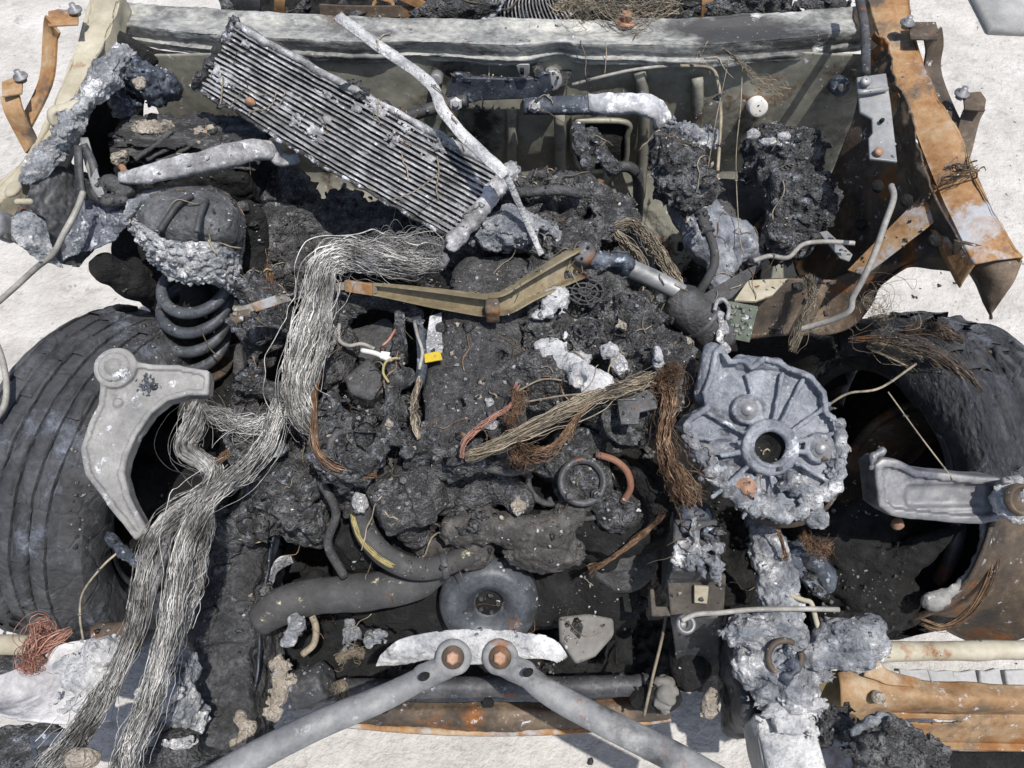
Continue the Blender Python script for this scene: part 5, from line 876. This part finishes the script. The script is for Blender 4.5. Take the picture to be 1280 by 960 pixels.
bundle([(65, 795, .62), (50, 780, .64), (42, 800, .63), (36, 830, .60), (50, 815, .63), (90, 788, .64)], [.008, .012, .014, .008, .012, .006], 26, m_pink, 'tangle of pinkish wires around the beige tube end', seed=27, fray=.8, wav=1.0, loose=.3, r=.0012)
bundle([(30, 838, .62), (46, 828, .63), (55, 820, .63)], [.010, .012, .006], 60, m_pink, 'dense pinkish wire clump on the white panel edge', seed=28, fray=.6, wav=.9)
bundle([(1010, 345, .84), (1018, 372, .83), (1006, 400, .82), (990, 440, .78)], [.014, .016, .010, .008], 36, m_wire, 'hair thin wires hanging over the brown wheel arch', seed=29, r=.0008, fray=.6, loose=.3)
bundle([(1080, 372, .82), (1100, 390, .78), (1110, 380, .80)], [.016, .03, .024], 12, m_wire, 'wispy wires across the right wheel arch gap', seed=30, r=.0006, fray=.9, wav=.9, loose=.4)
bundle([(902, 60, 1.04), (924, 78, 1.03), (940, 100, 1.0), (975, 130, .98)], [.004, .01, .02, .05], 14, m_wire, 'spray of hair wires fanning down from the cowl', seed=31, r=.0006, wav=.2, loose=.1)
bundle([(640, 570, .86), (660, 572, .87), (668, 562, .87)], [.012, .013, .010], 40, m_copper, 'knotted copper ball below the diagonal harness', seed=32, fray=.7, wav=1.2)
bundle([(690, 525, .89), (660, 540, .885), (600, 560, .88)], [.004, .006, .008], 16, m_wire, 'loose wire ends beside the white melted casting', seed=33, fray=.6)
for lab, pts, r in (('thin dark cable hanging from the firewall beside the charred pump', [(850, 82, .99), (888, 85, .98), (898, 105, .97), (901, 140, .95), (900, 170, .93), (896, 230, .88)], .0035),
                    ('hair wire hanging in front of the firewall disc', [(928, 75, 1.02), (926, 130, .97), (920, 200, .9), (924, 290, .82), (930, 320, .80)], .0011), ('hair wire hanging between bracket and firewall', [(912, 70, 1.02), (895, 150, .95), (885, 210, .9)], .0011),
                    ('thin twig like wire sticking up at the right wheel', [(1030, 510, .80), (1060, 492, .80), (1100, 485, .80), (1145, 455, .80)], .0022), ('thin straight wire leaning on the right control arm', [(1110, 490, .78), (1150, 545, .77), (1192, 600, .76)], .0014),
                    ('thin wire standing beside the left braid tails', [(148, 690, .66), (128, 708, .66), (104, 740, .65), (100, 770, .64), (104, 800, .63)], .0022), ('long rusty wire over the lower right dark corner', [(840, 640, .60), (834, 760, .52), (815, 850, .46), (805, 895, .42)], .003),
                    ('pale curl of wire on the frame rail', [(332, 640, .60), (336, 665, .60), (322, 678, .60), (292, 672, .60)], .0015), ('grey wire lying across the crusted engine cover', [(645, 490, .88), (680, 474, .89), (720, 480, .89), (745, 492, .89)], .0016),
                    ('thin reddish wire across the front of the crust', [(660, 502, .89), (700, 495, .90), (735, 492, .905)], .0016), ('fine wire across the radiator fins', [(490, 250, 1.02), (520, 238, 1.03), (550, 215, 1.04)], .0010)):
    solo('loose_wire', tube(W(*pts), r, 30, 5), m_wire, lab, 'wire')

# ================================================================== white ash pieces on the engine
solo('ash_lump', nets([E(688, 378, .90, 16, 13, .016, .3), E(698, 372, .905, 10, 10, .012), E(682, 392, .895, 12, 6, .008)], .003, [(.007, 40, 3, True), (.003, 130, 2, True)], .008), m_chalk, 'white lump of ash just below the bend of the wiper arm', 'ash')
solo('melted_casting', nets([E(690, 438, .885, 22, 18, .010, .6), E(715, 452, .885, 22, 12, .010, .3), *chain([(716, 452, .89), (728, 470, .895), (745, 478, .895)], [12, 14, 17]), E(742, 482, .90, 19, 17, .012), ('-e', P(727, 475, .91), (.010, .014, .02), .5)], .003, [(.006, 40, 3, True), (.0025, 130, 2, True)], .01), m_chalk, 'long white melted casting with a dark hole on the crust', 'casting')
solo('ash_curl', nets([*chain([(756, 440, .885), (766, 436, .89), (774, 450, .89), (776, 462, .885)], [6, 7, 8, 7])], .003, [(.006, 50, 3, True)], .006), m_white, 'curled white flake right of the melted casting', 'ash')
for lab, q in (('tiny white ash flake on the front edge of the engine cover', (614, 532, .875, 7, 6, .008)), ('small white flake at the right end of the diagonal harness', (822, 448, .90, 6, 9, .012)), ('white flake on the left front of the engine cover', (613, 502, .88, 6, 5, .006)), ('beige flake on the tip of the ashy stalk', (487, 530, .87, 5, 7, .008)), ('tiny beige loop flake on the pitted crust', (774, 408, .89, 5, 6, .006)),
               ('brownish flake on the pitted crust near the canister', (774, 388, .89, 4, 5, .006)), ('blue grey ash flake beside the curled braid', (342, 560, .78, 16, 14, .012)), ('white speck beside the blue grey ash flake', (362, 540, .80, 7, 5, .006))):
    solo('ash_flake', nets([E(*q)], .003, [(.006, 50, 3, True)]), m_ash if 'blue' in lab else (m_paper if 'eige' in lab or 'brown' in lab else m_white), lab, 'ash')
solo('cracked_bushing', nets([('y', P(790, 520, .80), P(790, 520, .84), .05, .006), ('-y', P(792, 528, .82), P(792, 528, .87), .038, .002), C((778, 505, .85), (778, 525, .845), 6)], .0035, [(.004, 50, 3, True)]), m_charash, 'open grey bushing below the right end of the harness', 'bushing')

# ================================================================== front end
tb = solo('torn_bracket', sheet([W((468, 838, .68), (476, 816, .70), (500, 800, .715), (540, 790, .725), (590, 786, .73), (640, 788, .725), (672, 792, .72), (695, 800, .71), (714, 826, .70)), W((474, 836, .675), (496, 818, .695), (520, 808, .71), (550, 806, .72), (590, 806, .725), (632, 808, .72), (668, 812, .715), (694, 816, .705), (712, 832, .695)), W((480, 834, .67), (510, 828, .68), (535, 824, .70), (560, 828, .705), (590, 832, .71), (625, 830, .71), (660, 826, .705), (688, 826, .70), (704, 838, .69))], 110, 30, .003, .007, 24, rag=.07, seed=41, fine=.001), m_chalk, 'torn bracket white with ash holding both brace tubes', 'bracket')
def brace(pts, rs, bolt, label):
    t = thing('brace_tube', label, 'brace', tuple(W(*pts)[-1]), 'front brace tubes')
    part('tube', sweep(W(*pts), circ(1, 18)*np.array([1.0, .85]), 40, scale=rs), m_greysteel2, t)
    c = P(*bolt); ax = (0, -.35, .93)
    e = part('flat_end', nets([('y', c-np.array(ax)*.016, c-np.array(ax)*.004, .027, .005), ('c', c-np.array([0, 0, .026]), W(*pts)[1], .018, .019)], .0035, [(.001, 40, 2, False)], .006), m_greysteel2, t)
    part('bolt', lathe([(0, .012), (.008, .012), (.010, .010), (.011, .003)], c, ax, 6), m_bolt, t, False, .001); part('washer', lathe([(0, .002), (.016, .002), (.017, -.003)], c, ax, 24), m_rustdk, t)
    s = P(bolt[0]+(35 if bolt[0] > 600 else -35), bolt[1]+(12 if bolt[0] > 600 else 17), bolt[2]+.008); part('slot', nets([('e', s+np.array([0, -.008, .002]), (.009, .006, .006), .5)], .0025), m_soot, t)
m_greysteel2 = mat('grey_painted_tube', [(.12, .123, .13), (.20, .203, .208), (.30, .30, .295)], 11, dirt=.30, dirtcol=(.05, .05, .052), ds=7, ash=.12, ashcol=(.35, .35, .34), ashs=24, rust=.04, bump=.5, bs=120, bd=.002, rough=.65, metal=.1, stretch=(1, 1, 1))
brace([(552, 830, .698), (530, 846, .705), (480, 872, .71), (400, 905, .71), (320, 945, .71), (250, 985, .71), (120, 1055, .69)], [.010, .017, .020, .021, .022, .022], (566, 822, .735), 'grey brace tube running to the left rail from the torn bracket')
brace([(638, 830, .698), (656, 842, .705), (690, 868, .71), (760, 905, .71), (840, 945, .71), (910, 985, .71), (1035, 1052, .69)], [.010, .017, .020, .021, .022, .022], (625, 822, .735), 'grey brace tube running to the right rail from the torn bracket')
solo('stone_plate', plate(W((698, 770, .46), (735, 766, .46), (767, 772, .46), (768, 792, .46), (745, 818, .46), (720, 828, .46), (700, 800, .46)), .02), m_stone, 'dull beige grey plate beside the crank pulley', 'plate', False, .006)
# modulator block
m_brownst = mat('brown_black_steel', [(.035, .031, .028), (.07, .062, .055), (.12, .105, .09)], 14, dirt=.2, rust=.05, bump=.4)
mb = thing('modulator_block', 'dark valve block with white ash drips standing on a bracket', 'valve block', tuple(P(872, 720, .45)))
part('block', plate(W((842, 648, .70), (900, 648, .70), (902, 714, .70), (840, 714, .70)), .12), m_dksteel, mb, False, .004)
part('block_cap', nets([B(850, 622, 895, 650, .71, .10, .02), ('y', P(860, 660, .69), P(860, 660, .712), .012, .002), ('y', P(888, 668, .69), P(888, 668, .712), .014, .002)], .0035, [(.002, 40, 3, False)], .003), m_bluesteel, mb)
part('ash_drip', nets([*chain([(866, 650, .72), (868, 670, .72), (874, 690, .72), (876, 718, .70)], [3, 5, 6, 3]), *chain([(846, 698, .71), (854, 684, .715), (866, 690, .715), (862, 704, .71)], [6, 8, 9, 8]), *chain([(884, 684, .72), (904, 682, .72)], 5), *chain([(888, 702, .715), (896, 712, .71), (898, 728, .69)], [5, 7, 4])], .003, [(.006, 50, 3, True), (.003, 130, 2, True)], .005), m_ash, mb, label='white ash dripped over the block')
bp = part('bracket_plate', plate(W((834, 718, .66), (908, 720, .66), (905, 770, .60), (838, 770, .60)), .012), m_brownst, mb, False, .003)
part('window', plate(W((868, 733, .655), (886, 734, .655), (884, 755, .63), (868, 754, .63)), .006), m_beige, bp, False, .001)
part('bracket_arm', plate(W((813, 736, .62), (818, 736, .62), (820, 758, .60), (842, 758, .60), (842, 770, .60), (815, 770, .60)), .01), m_brownst, mb, False, .002)
part('bracket_wall', sheet([W((838, 770, .60), (870, 772, .60), (905, 770, .60)), W((842, 800, .52), (870, 805, .52), (900, 800, .52)), W((848, 850, .42), (872, 850, .42), (898, 850, .42))], 20, 16, .006, .004, 15), m_dksteel, mb)
solo('spark_nut', join(lathe([(0, -.01), (.008, -.01), (.009, .012), (.013, .014), (.016, .010), (.016, -.012), (.012, -.02), (.012, -.05)], P(856, 780, .67), (0, -.35, .93), 20)), m_alugrey, 'small shiny hollow nut below the valve block bracket', 'nut')
solo('bent_rod', tube(W((852, 776, .69), (870, 768, .69), (900, 766, .69), (940, 762, .69), (1000, 761, .69), (1049, 762, .69)), .0042, 30, 8), m_rod, 'straight thin rod lying across the ash covered rail', 'rod')
solo('bent_rod', tube(W((984, 742, .67), (1004, 750, .67), (1014, 754, .67), (1020, 775, .66), (1026, 795, .65)), .0042, 20, 8), m_beige, 'short hooked beige rod beside the ash covered rail', 'rod')
solo('blue_lever', sweep(W((985, 690, .62), (1000, 715, .62), (1030, 745, .62)), [(-.010, -.006), (.010, -.006), (.010, .006), (-.010, .006)], 14, scale=[1.6, 1, .8]), m_bluesteel, 'blue grey lever beside the ash coated strut', 'lever', False, .002)
solo('melted_lever', nets([*chain([(980, 690, .60), (1005, 690, .60), (1030, 715, .58), (1036, 735, .57)], [14, 14, 12, 8])], .004, [(.006, 40, 3, True)], .01), m_bluesteel, 'melted blue black arm behind the lever', 'arm')
solo('ash_lump', nets([E(1018, 642, .76, 14, 16, .02, .4)], .003, [(.008, 50, 3, True)]), m_ash, 'ash lump clinging below the right edge of the housing', 'ash')
solo('ash_mound', nets([E(940, 790, .645, 36, 22, .03, .1), E(985, 790, .64, 22, 24, .03), E(935, 830, .62, 22, 20, .03), E(1000, 840, .60, 36, 20, .03), E(960, 865, .61, 26, 16, .025), E(1000, 865, .60, 18, 14, .02), *chain([(978, 770, .635), (965, 800, .635), (965, 835, .615), (985, 862, .605), (990, 885, .60)], [24, 30, 30, 28, 24])], .0034, [(.009, 45, 3, False), (.008, 60, 3, True), (.005, 150, 2, True)], .008), m_ash, 'cracked mound of blue white ash on the right frame rail', 'ash')
solo('ash_mound', nets([*chain([(1022, 818, .64), (1050, 800, .65), (1085, 795, .65)], [20, 24, 20]), E(1070, 815, .63, 34, 22, .03), E(1088, 782, .64, 14, 10, .02)], .0038, [(.008, 30, 3, True), (.006, 90, 3, True), (.003, 150, 2, True)], .02), m_ash, 'blue grey ash block at the end of the beige cross tube', 'ash')
solo('ash_crust_sheet', nets([E(985, 900, .615, 30, 16, .012, -.2), E(1005, 885, .61, 18, 12, .012), E(975, 885, .615, 20, 12, .014)], .003, [(.008, 40, 3, True), (.003, 120, 2, True)], .01), m_chalk, 'bright white crust lying on the box rail', 'ash')
solo('seal_ring', ringtube(981, 822, .665, .026, .005, (0, -.5, .85), 1.0, 6.6), m_rustdk, 'dark rusty ring set in the cracked ash mound', 'ring')
solo('ash_stub', nets([E(984, 815, .66, 8, 8, .014), E(988, 832, .655, 10, 10, .014), E(980, 845, .65, 10, 8, .012)], .003, [(.007, 60, 3, True)], .004), m_bluesteel, 'blue charred stub inside the rusty ring', 'debris')
solo('black_clinker', nets([E(1110, 935, .63, 46, 34, .05), E(1150, 945, .61, 24, 20, .04)], .0042, [(.014, 26, 3, True), (.008, 70, 3, True), (.004, 140, 2, True)], .01), m_char, 'glossy black clinker on the orange bumper carrier', 'clinker')
solo('clinker_cap', nets(chain([(1068, 918, .65), (1085, 902, .66), (1110, 898, .66), (1130, 905, .65)], [4, 5, 5, 4]), .003, [(.004, 50, 3, True)]), m_ash, 'ash lip along the top of the black clinker', 'ash')
solo('ash_lump', nets([E(1040, 905, .58, 24, 18, .03), E(1030, 920, .57, 14, 12, .02)], .0035, [(.012, 40, 3, True), (.005, 120, 2, True)]), m_charash, 'grey ash lump between white box rail and black clinker', 'ash')
# left front heap
solo('white_panel', sheet([W((-20, 850, .60), (30, 832, .62), (70, 808, .63), (110, 800, .63), (150, 805, .62)), W((-20, 880, .60), (30, 868, .60), (75, 850, .61), (115, 840, .615), (155, 840, .61)), W((-20, 888, .64), (20, 898, .635), (60, 903, .63), (100, 906, .625), (140, 900, .62))], 70, 40, .004, .004, 14, rag=.02, seed=51, fine=.001), mat('lilac_grey_scorch', [(.20, .195, .21), (.40, .395, .405), (.66, .655, .65)], 10, bump=.6, bs=110, bd=.005, fine=.3), 'curved white scorched panel under the braid tails', 'panel')
solo('ash_mound', nets([E(130, 815, .64, 26, 16, .03), E(110, 850, .63, 30, 16, .02), E(90, 832, .63, 20, 10, .012), E(95, 880, .63, 20, 10, .01)], .0032, [(.008, 40, 3, False), (.005, 80, 3, True), (.003, 160, 2, True)], .01), m_chalk, 'white powdery heap on the curved white panel', 'ash')
solo('ash_mound', nets([E(220, 835, .60, 26, 22, .03), E(212, 880, .59, 32, 28, .03), E(235, 900, .56, 20, 18, .03), E(190, 915, .58, 24, 16, .03), E(215, 855, .60, 20, 20, .03)], .0034, [(.009, 45, 3, False), (.008, 60, 3, True), (.005, 150, 2, True)], .008), m_ash, 'flaky blue white ash heap right of the braid tails', 'ash')
solo('ash_flake', nets([E(205, 870, .635, 26, 18, .010, .6), E(225, 930, .60, 16, 6, .01)], .003, [(.007, 45, 3, True)], .006), m_white, 'bright white crust on the flaky ash heap', 'ash')
solo('cinder_log', nets([*chain([(180, 950, .56), (225, 940, .56), (260, 960, .54)], [22, 24, 18])], .004, [(.010, 25, 3, False), (.006, 70, 3, True)], .01), m_char, 'black cinder log at the foot of the flaky ash heap', 'cinder')
solo('cinder_log', nets([B(-20, 900, 60, 975, .52, .12, .02), B(-20, 815, 40, 860, .55, .06, .02)], .005, [(.008, 25, 3, False), (.005, 70, 3, True)], .01), m_charash, 'charred block under the front edge of the white panel', 'cinder')
solo('channel_bracket', join(plate(W((36, 920, .63), (82, 914, .63), (84, 928, .62), (38, 936, .62)), .004), plate(W((36, 922, .628), (41, 920, .628), (50, 958, .59), (44, 960, .59)), .004), plate(W((44, 955, .60), (90, 935, .60), (96, 945, .59), (52, 968, .59)), .004)), m_bluesteel, 'blue grey channel bracket end beside the braid tails', 'bracket', False, .001)
solo('clay_lump', nets([E(100, 948, .70, 20, 14, .02)], .0035, [(.005, 30, 3, True)]), m_paper, 'pale rounded lump between the two braid tails', 'lump')
solo('melt_stalk', nets(chain([(136, 672, .66), (150, 685, .66), (168, 700, .66)], [6, 7, 8]), .003, [(.006, 50, 3, True)]), m_bluesteel, 'short melted blue stalk sticking out behind the braid tails', 'stub')
# under the left hose
solo('orange_reflector', plate(W((306, 838, .46), (312, 850, .46), (318, 872, .45), (312, 888, .45), (302, 885, .45), (298, 866, .46)), .012), mat('orange_plastic', [(.42, .14, .01), (.52, .19, .02)], 20, bump=.2, rough=.5), 'bright orange plastic shard beside the dark frame rail', 'reflector', False, .002)
solo('ash_stub', nets(chain([(348, 832, .48), (352, 850, .47), (345, 875, .46), (340, 890, .45)], [10, 11, 9, 8]), .0035, [(.010, 35, 3, True), (.004, 110, 2, True)]), m_paper, 'off white crumbling stub beside the orange shard', 'ash')
solo('ash_stub', nets(chain([(300, 895, .50), (308, 912, .49), (300, 925, .48)], [9, 10, 7]), .0035, [(.010, 35, 3, True), (.004, 110, 2, True)]), m_paper, 'pale crumbling stub at the foot of the orange shard', 'ash')
solo('bushing', nets([('y', P(370, 865, .42), P(410, 850, .44), .036, .006)], .0035, [(.003, 40, 3, True)]), m_dksteel, 'stubby dark cylinder bushing left of the cross tube', 'bushing')
solo('ash_lump', nets([E(372, 780, .55, 12, 12, .016), E(362, 795, .54, 8, 10, .014)], .003, [(.008, 50, 3, True)], .006), m_ash, 'blue white ash lump under the thick grey hose', 'ash')
solo('ash_lump', nets([E(438, 790, .46, 8, 14, .012), E(432, 812, .45, 6, 8, .01)], .003, [(.008, 50, 3, True)], .006), m_ash, 'pale ash flake on the soot between hose and torn bracket', 'ash')
solo('ash_lump', nets([E(468, 796, .46, 16, 7, .010)], .003, [(.008, 50, 3, True)]), m_ash, 'flat ash flake behind the torn bracket', 'ash')
solo('hose_clip', tube(W((390, 770, .56), (395, 785, .55), (392, 805, .54), (378, 818, .53)), .006, 20, 8), m_wire, 'brown curved hose clip under the thick grey hose', 'clip')
solo('fibre_tuft', strands(W((420, 825, .46), (440, 815, .46), (455, 818, .46)), .010, 60, .001, 30, fray=.6, wav=.9, seed=71), m_wire, 'yellowish fibre tuft behind the left brace tube', 'fibres')
solo('rag_tuft', strands(W((425, 850, .46), (430, 868, .45), (428, 880, .44)), .012, 60, .001, 30, fray=.6, wav=.6, seed=72), m_wire, 'olive fibre tuft at the end of the cross tube', 'fibres')
solo('pale_spike', nets(chain([(885, 890, .46), (892, 870, .48), (898, 850, .49)], [9, 9, 4]), .003, [(.006, 50, 3, True)]), m_paper, 'pale pointed stub beside the right frame rail', 'ash')
solo('round_boot', nets([E(862, 830, .44, 26, 30, .05), E(820, 870, .40, 30, 20, .04)], .005, [(.004, 25, 3, False), (.003, 80, 2, True)]), m_soot, 'round sooty boot below the valve block bracket', 'boot')
solo('fibre_lump', nets([E(832, 865, .44, 14, 20, .02)], .004, [(.008, 50, 3, True)]), m_stone, 'olive grey lump at the right end of the cross tube', 'lump')
# cracked ground seen through the carrier, its shade painted as grey strips
for i in range(6):
    x = 1095+i*32; solo('paving_slab', jitter(plate(W((x+random.uniform(-2, 1), 836, .012), (x+14, 838+random.uniform(-1, 1), .012), (x+30+random.uniform(-1, 1), 836, .012), (x+33, 850, .012), (x+37, 868, .012), (x+8, 872, .012), (x+3+random.uniform(-2, 2), 852, .012)), .02), .006, 22, 2, i*3.1), m_slab_shade, 'cracked grey slab strip on the sand under the beige cross tube', 'slab', False, .004, group='slab strips under the cross tube')

# ================================================================== cabin behind the cowl
cb = lambda nm, pts, w, m_, lab, cat: solo(nm, sweep(W(*pts), [(-w, -.004), (w, -.004), (w, .004), (-w, .004)], 10, up=(0, -1, .3)), m_, lab, cat, False, .001)
cb('seat_frame_bar', [(352, -14, .985), (350, 2, .96), (350, 26, .91)], .012, m_rust, 'orange upright bar behind the left half of the cowl', 'bar')
cb('seat_frame_bar', [(310, -14, .985), (310, 2, .96), (312, 26, .91)], .028, m_dksteel, 'wide dark upright plate behind the left half of the cowl', 'bar')
cb('seat_frame_bar', [(885, -14, .985), (884, 4, .96), (882, 30, .91)], .013, m_rust, 'orange upright bar behind the right half of the cowl', 'bar')
cb('dash_frame_rail', [(400, 12, .94), (440, 14, .94), (520, 14, .94)], .012, m_rustdk, 'brown frame rail lying behind the cowl', 'rail')
cb('dash_frame_loop', [(468, 26, .92), (468, 3, .955), (490, 2, .955), (492, 26, .92)], .004, m_rust, 'small rusty wire loop behind the cowl', 'loop')
cb('torn_orange_strap', [(500, -6, .975), (535, 10, .955), (560, 22, .945), (574, 2, .97)], .010, m_rust, 'torn orange strap behind the cowl beside the corrugated core', 'strap')
cc = thing('corrugated_core', 'striped corrugated core fragment standing behind the cowl', 'heater core', tuple(P(660, 36, .88)))
c0, c1, c2, c3_ = P(594, 40, .90), P(726, 40, .90), P(700, -16, .985), P(634, -16, .985)
for i in range(25):
    u = i/24; a = c0*(1-u)+c1*u; b = c3_*(1-u)+c2*u; mid = (a+b)/2+np.array([-.02, 0, .02])
    part('strip', sweep([a, mid, b], [(-.0014, -.008), (.0014, -.008), (.0014, .008), (-.0014, .008)], 16, up=(0, -.8, .5)), m_corepale, cc, False)
part('backing', sheet([[c0, (c0+c1)/2, c1], [c3_, (c3_+c2)/2, c2]], 10, 6, .004), m_core, cc)
part('torn_edge', nets([('c', P(600, 34, .93), P(622, 10, .965), .008, .009), ('c', P(622, 10, .965), P(634, -12, .99), .009, .006)], .0035, [(.006, 50, 3, True)]), m_corepale, cc)
sb = thing('cowl_bolt', 'rusty bolt standing on the scorched cowl panel', 'bolt', tuple(P(782, 30, 1.0)))
part('washer', lathe([(0, .004), (.022, .004), (.022, 0), (0, 0)], P(782, 28, 1.0), (0, 0, 1), 24), m_bolt, sb); part('head', lathe([(0, .022), (.010, .022), (.012, .018), (.012, .004)], P(782, 28, 1.0), (0, 0, 1), 6), m_bolt, sb, False)
bundle([(690, 8, 1.0), (730, 2, 1.02), (790, 10, 1.02), (850, 4, 1.0)], [.02, .04, .04, .02], 30, m_wire, 'tangled dark wires in the cabin behind the cowl', seed=81, fray=.8, wav=1.2, loose=.3, r=.0012)
for k, (q, lab) in enumerate((((930, 12, .985, 44, 10, .03), 'black burnt heap behind the cowl between orange bar and drain tube'), ((745, 14, .97, 30, 8, .03), 'black burnt heap behind the cowl right of the corrugated core'), ((560, 12, .97, 40, 10, .02), 'black burnt heap behind the cowl left of the corrugated core'), ((1030, 10, .975, 30, 10, .02), 'black burnt heap behind the right end of the cowl'))):
    solo('burnt_heap', nets([E(*q), E(q[0]+q[3]*.6, q[1]-2, q[2], q[3]*.6, q[4]*.7, q[5])], .006, [(.014, 24, 3, True), (.01, 70, 3, True)], .01, k), m_char, lab, 'debris')
# ================================================================== crumbs, ash flakes and grit, settled where they fall
bpy.context.view_layer.update(); dg = bpy.context.evaluated_depsgraph_get()
def drop(x, y, z0=1.6):
    ok, loc, nrm, _, ob, _ = scene.ray_cast(dg, (x, y, z0), (0, 0, -1)); return (np.array(loc), np.array(nrm), ob) if ok else (None, None, None)
def crumbs(n, smin, smax, flat, region, seed, clump=True, only=None, ban=('ground', 'pavement', 'radiator', 'brace', 'control', 'tube', 'arm_', 'fin', 'fibres', 'wire', 'flat_', 'bent', 'rod', 'casting')):
    gr = np.random.default_rng(seed); V = []; F = []; k = 0; made = 0
    base = np.array([(1, 0, -.3), (-.5, .87, -.3), (-.5, -.87, -.3), (.5, .87, .2), (-1, 0, .2), (.5, -.87, .2), (0, 0, .9), (0, 0, -.8)], float)
    fc = [(0, 3, 6), (3, 1, 6), (1, 4, 6), (4, 2, 6), (2, 5, 6), (5, 0, 6), (3, 0, 7), (1, 3, 7), (4, 1, 7), (2, 4, 7), (5, 2, 7), (0, 5, 7)]
    tries = 0
    while made < n and tries < n*4:
        tries += 1
        x = gr.uniform(region[0], region[1]); y = gr.uniform(region[2], region[3])
        if clump and fbm(np.array([[x, y, seed]]), 9, 3)[0] < gr.uniform(-.35, .5): continue
        loc, nr, ob = drop(x, y)
        if loc is None or (ban and any(ob.name.startswith(b) for b in ban)): continue
        if only and not ob.name.startswith(only): continue
        s = smin+(smax-smin)*gr.random()**3; a = gr.uniform(0, 6.28); R_ = np.array([[math.cos(a), -math.sin(a), 0], [math.sin(a), math.cos(a), 0], [0, 0, 1]])
        sh = base*gr.uniform(.5, 1.3, (8, 1))*np.array([1, gr.uniform(.5, 1), flat*gr.uniform(.5, 1.4)]); tl = gr.normal(0, .25, 2)
        q = sh@R_.T; q[:, 2] += q[:, 0]*tl[0]+q[:, 1]*tl[1]
        V.append(loc+q*s+nr*s*flat*.35); F.append(np.array(fc)+k); k += 8; made += 1
    return np.concatenate(V), np.concatenate(F)
def scraps(n, seed, region, r0=.0006, r1=.0018, l0=.02, l1=.09):
    gr = np.random.default_rng(seed); vf = []
    while len(vf) < n:
        x, y = gr.uniform(region[0], region[1]), gr.uniform(region[2], region[3]); loc, nr, ob = drop(x, y)
        if loc is None or ob.name[:6] in ('ground', 'paveme', 'fibres', 'castin', 'tyre', 'tyre.0', 'arm_ca', 'tube'): continue
        a = gr.uniform(0, 6.28); L_ = l0+(l1-l0)*gr.random()**2; pts = []; p = loc.copy()
        for k in range(6):
            h, _, _ = drop(p[0], p[1]); z = p[2] if h is None else max(h[2], p[2]-.012); z = min(z, p[2]+.012)
            p = np.array([p[0], p[1], z]); pts.append(p+[0, 0, .002+gr.random()*.004]); a += gr.normal(0, .5); p = p+np.array([math.cos(a), math.sin(a), gr.normal(0, .25)])*L_/5
        vf.append(tube(np.array(pts), gr.uniform(r0, r1), 14, 4))
    return join(*vf)
BAY = (-.78, .80, -.42, .78)
r_ash = crumbs(2600, .0012, .006, .35, BAY, 1); r_wht = crumbs(520, .001, .006, .4, BAY, 2); r_chr = crumbs(3000, .0015, .008, .7, BAY, 3, True, None, ('ground', 'pavement', 'radiator', 'brace', 'control', 'tube', 'arm_', 'fin', 'fibres', 'wire', 'flat', 'bent', 'rod', 'cowl', 'upper', 'melted', 'casting', 'metal', 'hinge', 'ash', 'white', 'torn', 'rail_box', 'carrier', 'bumper', 'support', 'radiator_hose', 'crank'))
ENG = (-.62, .62, -.34, .74); CAB = (-.72, .75, .86, 1.3)
nob = ('ground', 'pavement', 'radiator', 'brace', 'control', 'tube', 'arm_', 'fin', 'fibres', 'wire', 'flat', 'bent', 'rod', 'cowl', 'upper', 'melted', 'casting', 'metal', 'hinge', 'ash', 'white', 'torn', 'rail_box', 'carrier', 'bumper', 'support', 'radiator_hose', 'crank', 'tyre', 'canister', 'coolant_hose')
r_shard = crumbs(900, .006, .026, .22, ENG, 11, True, None, nob); r_pale = crumbs(260, .002, .009, .4, ENG, 12, True, None, nob); r_brown = crumbs(260, .002, .011, .45, ENG, 13, True, None, nob)
r_cab = crumbs(700, .006, .04, .3, CAB, 14, False, None, ('ground',)); s_dk = scraps(150, 21, ENG); s_cu = scraps(90, 22, ENG, .0005, .0012); s_cab = scraps(70, 23, CAB, .001, .003, .05, .2)
r_peb = crumbs(3000, .001, .008, .5, (-2.2, 2.4, -.75, 3.2), 4, False, 'ground', None); r_gc = crumbs(900, .001, .010, .45, (-1.5, 1.7, -.75, 2.4), 5, True, 'ground', None)
solo('ash_flakes', r_ash, m_ash, 'scattered blue grey ash flakes settled over the whole bay', 'ash', False, kind='stuff')
solo('ash_specks', r_wht, m_white, 'scattered white ash specks settled over the whole bay', 'ash', False, kind='stuff')
solo('cinder_crumbs', r_chr, m_char, 'scattered black cinder crumbs settled over the whole bay', 'cinders', False, kind='stuff')
solo('ground_stones', r_peb, m_slab_shade, 'small pale stones strewn over the sand', 'stones', False, kind='stuff')
solo('char_shards', r_shard, m_char, 'broken black char plates strewn over the engine', 'char', False, kind='stuff')
solo('pale_crumbs', r_pale, m_paper, 'pale brownish crumbs strewn over the engine', 'crumbs', False, kind='stuff')
solo('rust_crumbs', r_brown, m_rustdk, 'brown rust scale crumbs strewn over the engine', 'rust', False, kind='stuff')
solo('cabin_shards', r_cab, m_char, 'broken black plates strewn through the burnt cabin', 'char', False, kind='stuff')
solo('wire_scraps', s_dk, m_wire, 'short loose dull wire scraps strewn over the engine', 'wires', kind='stuff')
solo('copper_scraps', s_cu, m_copper, 'short loose copper wire scraps strewn over the engine', 'wires', kind='stuff')
solo('cabin_wires', s_cab, m_rustdk, 'rusty wire scraps strewn through the burnt cabin', 'wires', kind='stuff')
solo('ground_cinders', r_gc, m_char, 'small black cinders strewn over the sand around the wreck', 'cinders', False, kind='stuff')
